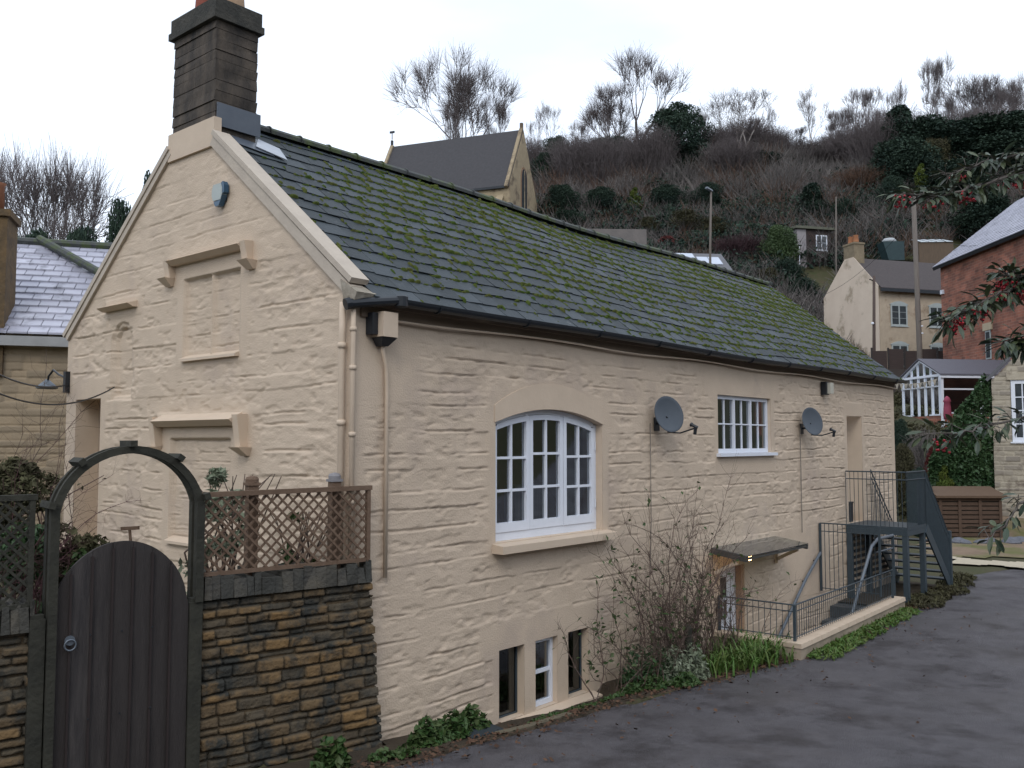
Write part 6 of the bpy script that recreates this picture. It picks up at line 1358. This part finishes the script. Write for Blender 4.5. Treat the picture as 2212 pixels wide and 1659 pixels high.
def litter(n, seed):
    g = np.random.default_rng(seed); X_ = g.uniform(-1.5, 12, n); Y_ = yedge(X_)+g.normal(size=n)*.13+.03*(g.random(n)); far = g.random(n) < .12; Y_ = np.where(far, yedge(X_)-g.exponential(.9, n), Y_)
    P = np.stack([X_, Y_, zg(X_, Y_)+.03], -1); b = MB(); nn = len(P); D = g.normal(size=(nn, 3)); D[:, 2] *= .25; D /= np.linalg.norm(D, axis=1)[:, None]; Sd = np.stack([-D[:, 1], D[:, 0], g.normal(size=nn)*.3], -1); s = (.008+.014*g.random(nn))[:, None]
    V = np.stack([P-D*s*1.4, P+Sd*s, P+D*s*1.4+[0, 0, .008], P-Sd*s+[0, 0, .01]], 1); b.arr(V.reshape(-1, 3), np.arange(nn*4).reshape(nn, 4), np.repeat(g.random(nn), 4)); tag(b.build('leaf_litter', M_litter), 'brown fallen leaves strewn along the edge of the road', 'fallen leaves', None, 'stuff')
litter(2600, 3)
b = MB(); b.hexa([(1.0, -.58, -.03), (1.45, -.60, -.05), (1.4, -.42, 0), (1.02, -.42, .02), (1.0, -.58, .02), (1.45, -.60, 0), (1.4, -.42, .04), (1.02, -.42, .06)]); tag(b.build('slate_scrap', M_slate), 'broken slate lying among the weeds by the road', 'slate')
b = MB(); Xk = np.linspace(1.3, 2.4, 8)
for i in range(7): b.hexa([(Xk[i], yedge(Xk[i])-.02, float(zg(Xk[i], -.7))-.05), (Xk[i+1], yedge(Xk[i+1])-.02, float(zg(Xk[i+1], -.7))-.05), (Xk[i+1], yedge(Xk[i+1])+.06, float(zg(Xk[i+1], -.7))-.05), (Xk[i], yedge(Xk[i])+.06, float(zg(Xk[i], -.7))-.05), (Xk[i], yedge(Xk[i])-.02, float(zg(Xk[i], -.7))+.035), (Xk[i+1], yedge(Xk[i+1])-.02, float(zg(Xk[i+1], -.7))+.035), (Xk[i+1], yedge(Xk[i+1])+.06, float(zg(Xk[i+1], -.7))+.035), (Xk[i], yedge(Xk[i])+.06, float(zg(Xk[i], -.7))+.035)], .5)
tag(b.build('edging_strip', mat('edge_stone', (.14, .12, .08), (.1, .085, .06), .9, 5), None), 'short mossy edging kerb between weeds and road', 'kerb')
# behind the trellis and gate
def bush(name, label, c, rx, ry, z0, z1, n, ls, m, seed, cat='bush', asp=1.5, stems=None):
    t = thing(name, label, cat, (c[0], c[1], z0)); L_ = lobes(26, rx, ry, 0, z1-z0, seed, 'round', (.3, .5)); P, A = crown_points(L_, n//26, seed+1); b = MB(); leaf_cloud(b, P, ls*(.5+np.random.default_rng(seed).random(len(P))), asp, A); b.build('foliage', m, t)
    if stems: g = random.Random(seed); b = MB(); [b.tube([(g.gauss(0, .04), g.gauss(0, .04), -.1), (g.gauss(0, rx*.4), g.gauss(0, ry*.4), (z1-z0)*.5), (g.gauss(0, rx*.7), g.gauss(0, ry*.7), (z1-z0)*.9)], [.014, .009, .004], 5) for _ in range(14)]; b.build('stems', stems, t)
c = at(480, 1100, 8.0); bush('sage_shrub', 'pale grey green shrub showing above and through the brown trellis', (c[0], c[1]), .38, .25, 1.0, 2.62, 1500, .035, M_sage, 51, asp=2.4, stems=M_cane)
c = at(650, 1120, 8.1); bush('green_shrub', 'small green shrub behind the middle of the brown trellis', (c[0], c[1]), .30, .14, 1.0, 2.25, 700, .04, M_weed, 52, asp=1.8, stems=M_cane)
c = at(40, 1150, 7.6); bush('hedge_bush', 'dark mixed hedge behind the left lattice trellis', (c[0], c[1]), .8, .5, 1.0, 2.62, 13000, .034, M_olive, 53, stems=M_cane)
c = at(20, 1180, 7.2); bush('ivy_bush', 'dark green leafy growth low behind the left lattice', (c[0], c[1]), .6, .35, 1.0, 2.15, 6000, .036, M_ivy, 54)
c = at(180, 1225, 7.7); bush('low_green_plant', 'low green plant behind the gate', (c[0], c[1]), .22, .18, 1.0, 1.88, 900, .05, M_weed, 55)
c = at(60, 1250, 7.05); cane_shrub('climbing_stems', 'reddish bare climber twigs tangled round the left end of the arch', (c[0], c[1], 1.2), 16, 1.65, .5, 21, mat('red_cane', (.10, .045, .05), (.07, .035, .035), .8, 6), .004, 6, .03, M_olive, .04, loc_bias=(1.0, 0, 0))
c = at(30, 1350, 11.); cane_shrub('bare_shrub', 'thin bare twigs against the neighbour stone wall at the left edge', (c[0], c[1], 1.0), 16, 3.4, .8, 25, M_cane, .006, 5)
c = at(290, 1500, 7.3); b = MB(); b.tube([at(280, 1142, 7.9), at(283, 1180, 7.9)], .012, 6); b.beam(at(262, 1142, 7.9), at(300, 1140, 7.9), .03, .03); tag(b.build('bird_feeder', M_wood), 'small wooden stake with crossbar just above the rounded gate', 'stake')

# cotoneaster branches hanging in from the right
ct = thing('cotoneaster_tree', 'overhanging berry laden branches with glossy leaves at the right edge', 'tree', tuple(rf(4.6, 4.6, .6)))
o0 = np.array(ct.location); M_cleaf = mat('glossy_leaf', (.020, .038, .022), (.036, .056, .032), .42, 5, var=(.07, .085, .035), spec=.45); M_berry = mat('red_berry', (.42, .012, .025), (.32, .010, .02), .35, 8, spec=.5); M_cbr = mat('grey_branch', (.13, .115, .10), (.09, .075, .07), .8, 5)
BR = [([(2560, 260, 4.6), (2330, 320, 4.3), (2212, 372, 4.2), (2110, 400, 4.1), (2030, 425, 4.05), (1945, 418, 4.0)], .013, 1.0, .45),
      ([(2520, 430, 4.5), (2300, 345, 4.3), (2212, 330, 4.2), (2120, 352, 4.1), (2040, 380, 4.1)], .008, .55, .15),
      ([(2560, 480, 4.5), (2300, 570, 4.2), (2212, 610, 4.1), (2150, 640, 4.05), (2095, 668, 4.0), (2042, 695, 3.98)], .011, 1.0, .45),
      ([(2500, 560, 4.3), (2300, 590, 4.15), (2212, 600, 4.1), (2165, 592, 4.1)], .008, .8, .5),
      ([(2560, 660, 4.3), (2300, 710, 4.1), (2212, 735, 4.05), (2160, 745, 4.0)], .010, .9, .1),
      ([(2520, 860, 4.2), (2290, 880, 4.0), (2212, 905, 3.9), (2140, 918, 3.85), (2070, 935, 3.8), (1990, 940, 3.8)], .007, .42, .08),
      ([(2300, 1010, 3.8), (2212, 1080, 3.7), (2180, 1120, 3.7), (2130, 1172, 3.65)], .006, .12, 0)]
lb, bb, brs = MB(), MB(), MB(); g = random.Random(77); LV = []
trunk_pts = [rf(4.6, 4.6, -.3), rf(4.7, 4.7, 1.5), rf(4.4, 4.65, 3.0), rf(3.9, 4.6, 4.4)]
brs.tube([p-o0 for p in trunk_pts], [.09, .075, .06, .03], 9)
def leaf(b, p, d, L_, w_, nrm, a):
    d = d/np.linalg.norm(d); s = np.cross(d, nrm); s /= np.linalg.norm(s)+1e-9; n = np.cross(s, d); V = [p]
    for t_, wd in ((.25, .75), (.55, 1.0), (.82, .6)): c_ = p+d*L_*t_-n*L_*.16*t_*t_; V += [c_-s*w_*wd/2+n*w_*.12, c_, c_+s*w_*wd/2+n*w_*.12]
    V.append(p+d*L_-n*L_*.2); b.add(V, [(0, 2, 1), (0, 3, 2), (1, 2, 5, 4), (2, 3, 6, 5), (4, 5, 8, 7), (5, 6, 9, 8), (7, 8, 10), (8, 9, 10)], a)
def ico(b, c, r): b.lathe(c, [(r*.35, -r*.95), (r*.85, -r*.5), (r, 0), (r*.85, r*.5), (r*.35, r*.95)], 7, axis=(g.gauss(0, 1), g.gauss(0, 1), g.gauss(0, 1)))
for pts, r0, dens, bden in BR:
    Q = np.array([at(*q_) for q_ in pts]); tt_ = np.linspace(0, len(Q)-1, 26); C_ = np.stack([np.interp(tt_, range(len(Q)), Q[:, k]) for k in range(3)], -1); C_ += rng.normal(size=C_.shape)*.004
    if pts[0][1] < 700 or True: brs.tube(np.vstack([trunk_pts[2 if pts[0][1] < 600 else 1][None], C_])-o0, np.concatenate([[r0*1.6], np.linspace(r0*1.2, r0*.3, 26)]), 6)
    for i in range(1, 26):
        px_here = np.interp(tt_[i], range(len(pts)), [q_[0] for q_ in pts])
        if px_here > 2330 and g.random() < .35: continue
        T = C_[i]-C_[i-1]; T /= np.linalg.norm(T)
        for _ in range(int(12*dens+g.random())):
            side = np.array([g.gauss(0, 1), g.gauss(0, 1), g.gauss(-.1, .8)]); side /= np.linalg.norm(side); off = g.uniform(.0, .055); p = C_[i]+side*off+T*g.uniform(-.02, .02)
            d = side*.9+T*g.uniform(.1, 1.0)+np.array([0, 0, -.25]); leaf(lb, p-o0, d, g.uniform(.045, .085), g.uniform(.016, .026), np.array([g.gauss(0, .4), g.gauss(0, .4), 1.]), g.random()**1.6)
            if off > .03: brs.tube([C_[i]-o0, p-o0], .0016, 4, caps=False)
        if g.random() < bden*.85:
            cc_ = C_[i]+np.array([g.gauss(0, .012), g.gauss(0, .012), -.035-g.random()*.02])
            for _ in range(g.randint(14, 24)): ico(bb, cc_-o0+np.array([g.gauss(0, .02), g.gauss(0, .02), g.gauss(0, .012)]), .0062)
brs.build('branches', M_cbr, ct); lb.build('leaves', M_cleaf, ct); bb.build('berries', M_berry, ct, True)
# garden shrubs between the landing and the conservatory
for px, top, F, wd, ky, lb_ in [(1950, 960, 31, 60, 'olive', 'grey olive shrub right behind the landing'), (2000, 915, 34, 70, 'twigB', 'brown leafless garden shrub below the conservatory'), (2040, 1000, 30, 45, 'ygreen', 'yellow green garden shrub left of the ivy'), (2060, 930, 35, 70, 'everA', 'dark garden shrub beside the pink parasol'), (1945, 905, 37, 50, 'everA', 'dark shrub close behind the far end of the cottage'), (1985, 1010, 28.5, 60, 'everA', 'low dark shrub beside the bin store'), (2020, 960, 32, 50, 'red', 'reddish garden shrub left of the ivy')]:
    put(ky, 'garden_shrub', lb_, 'bush', px, top, F, wd, 'garden shrubs below the conservatory', sink=.1)
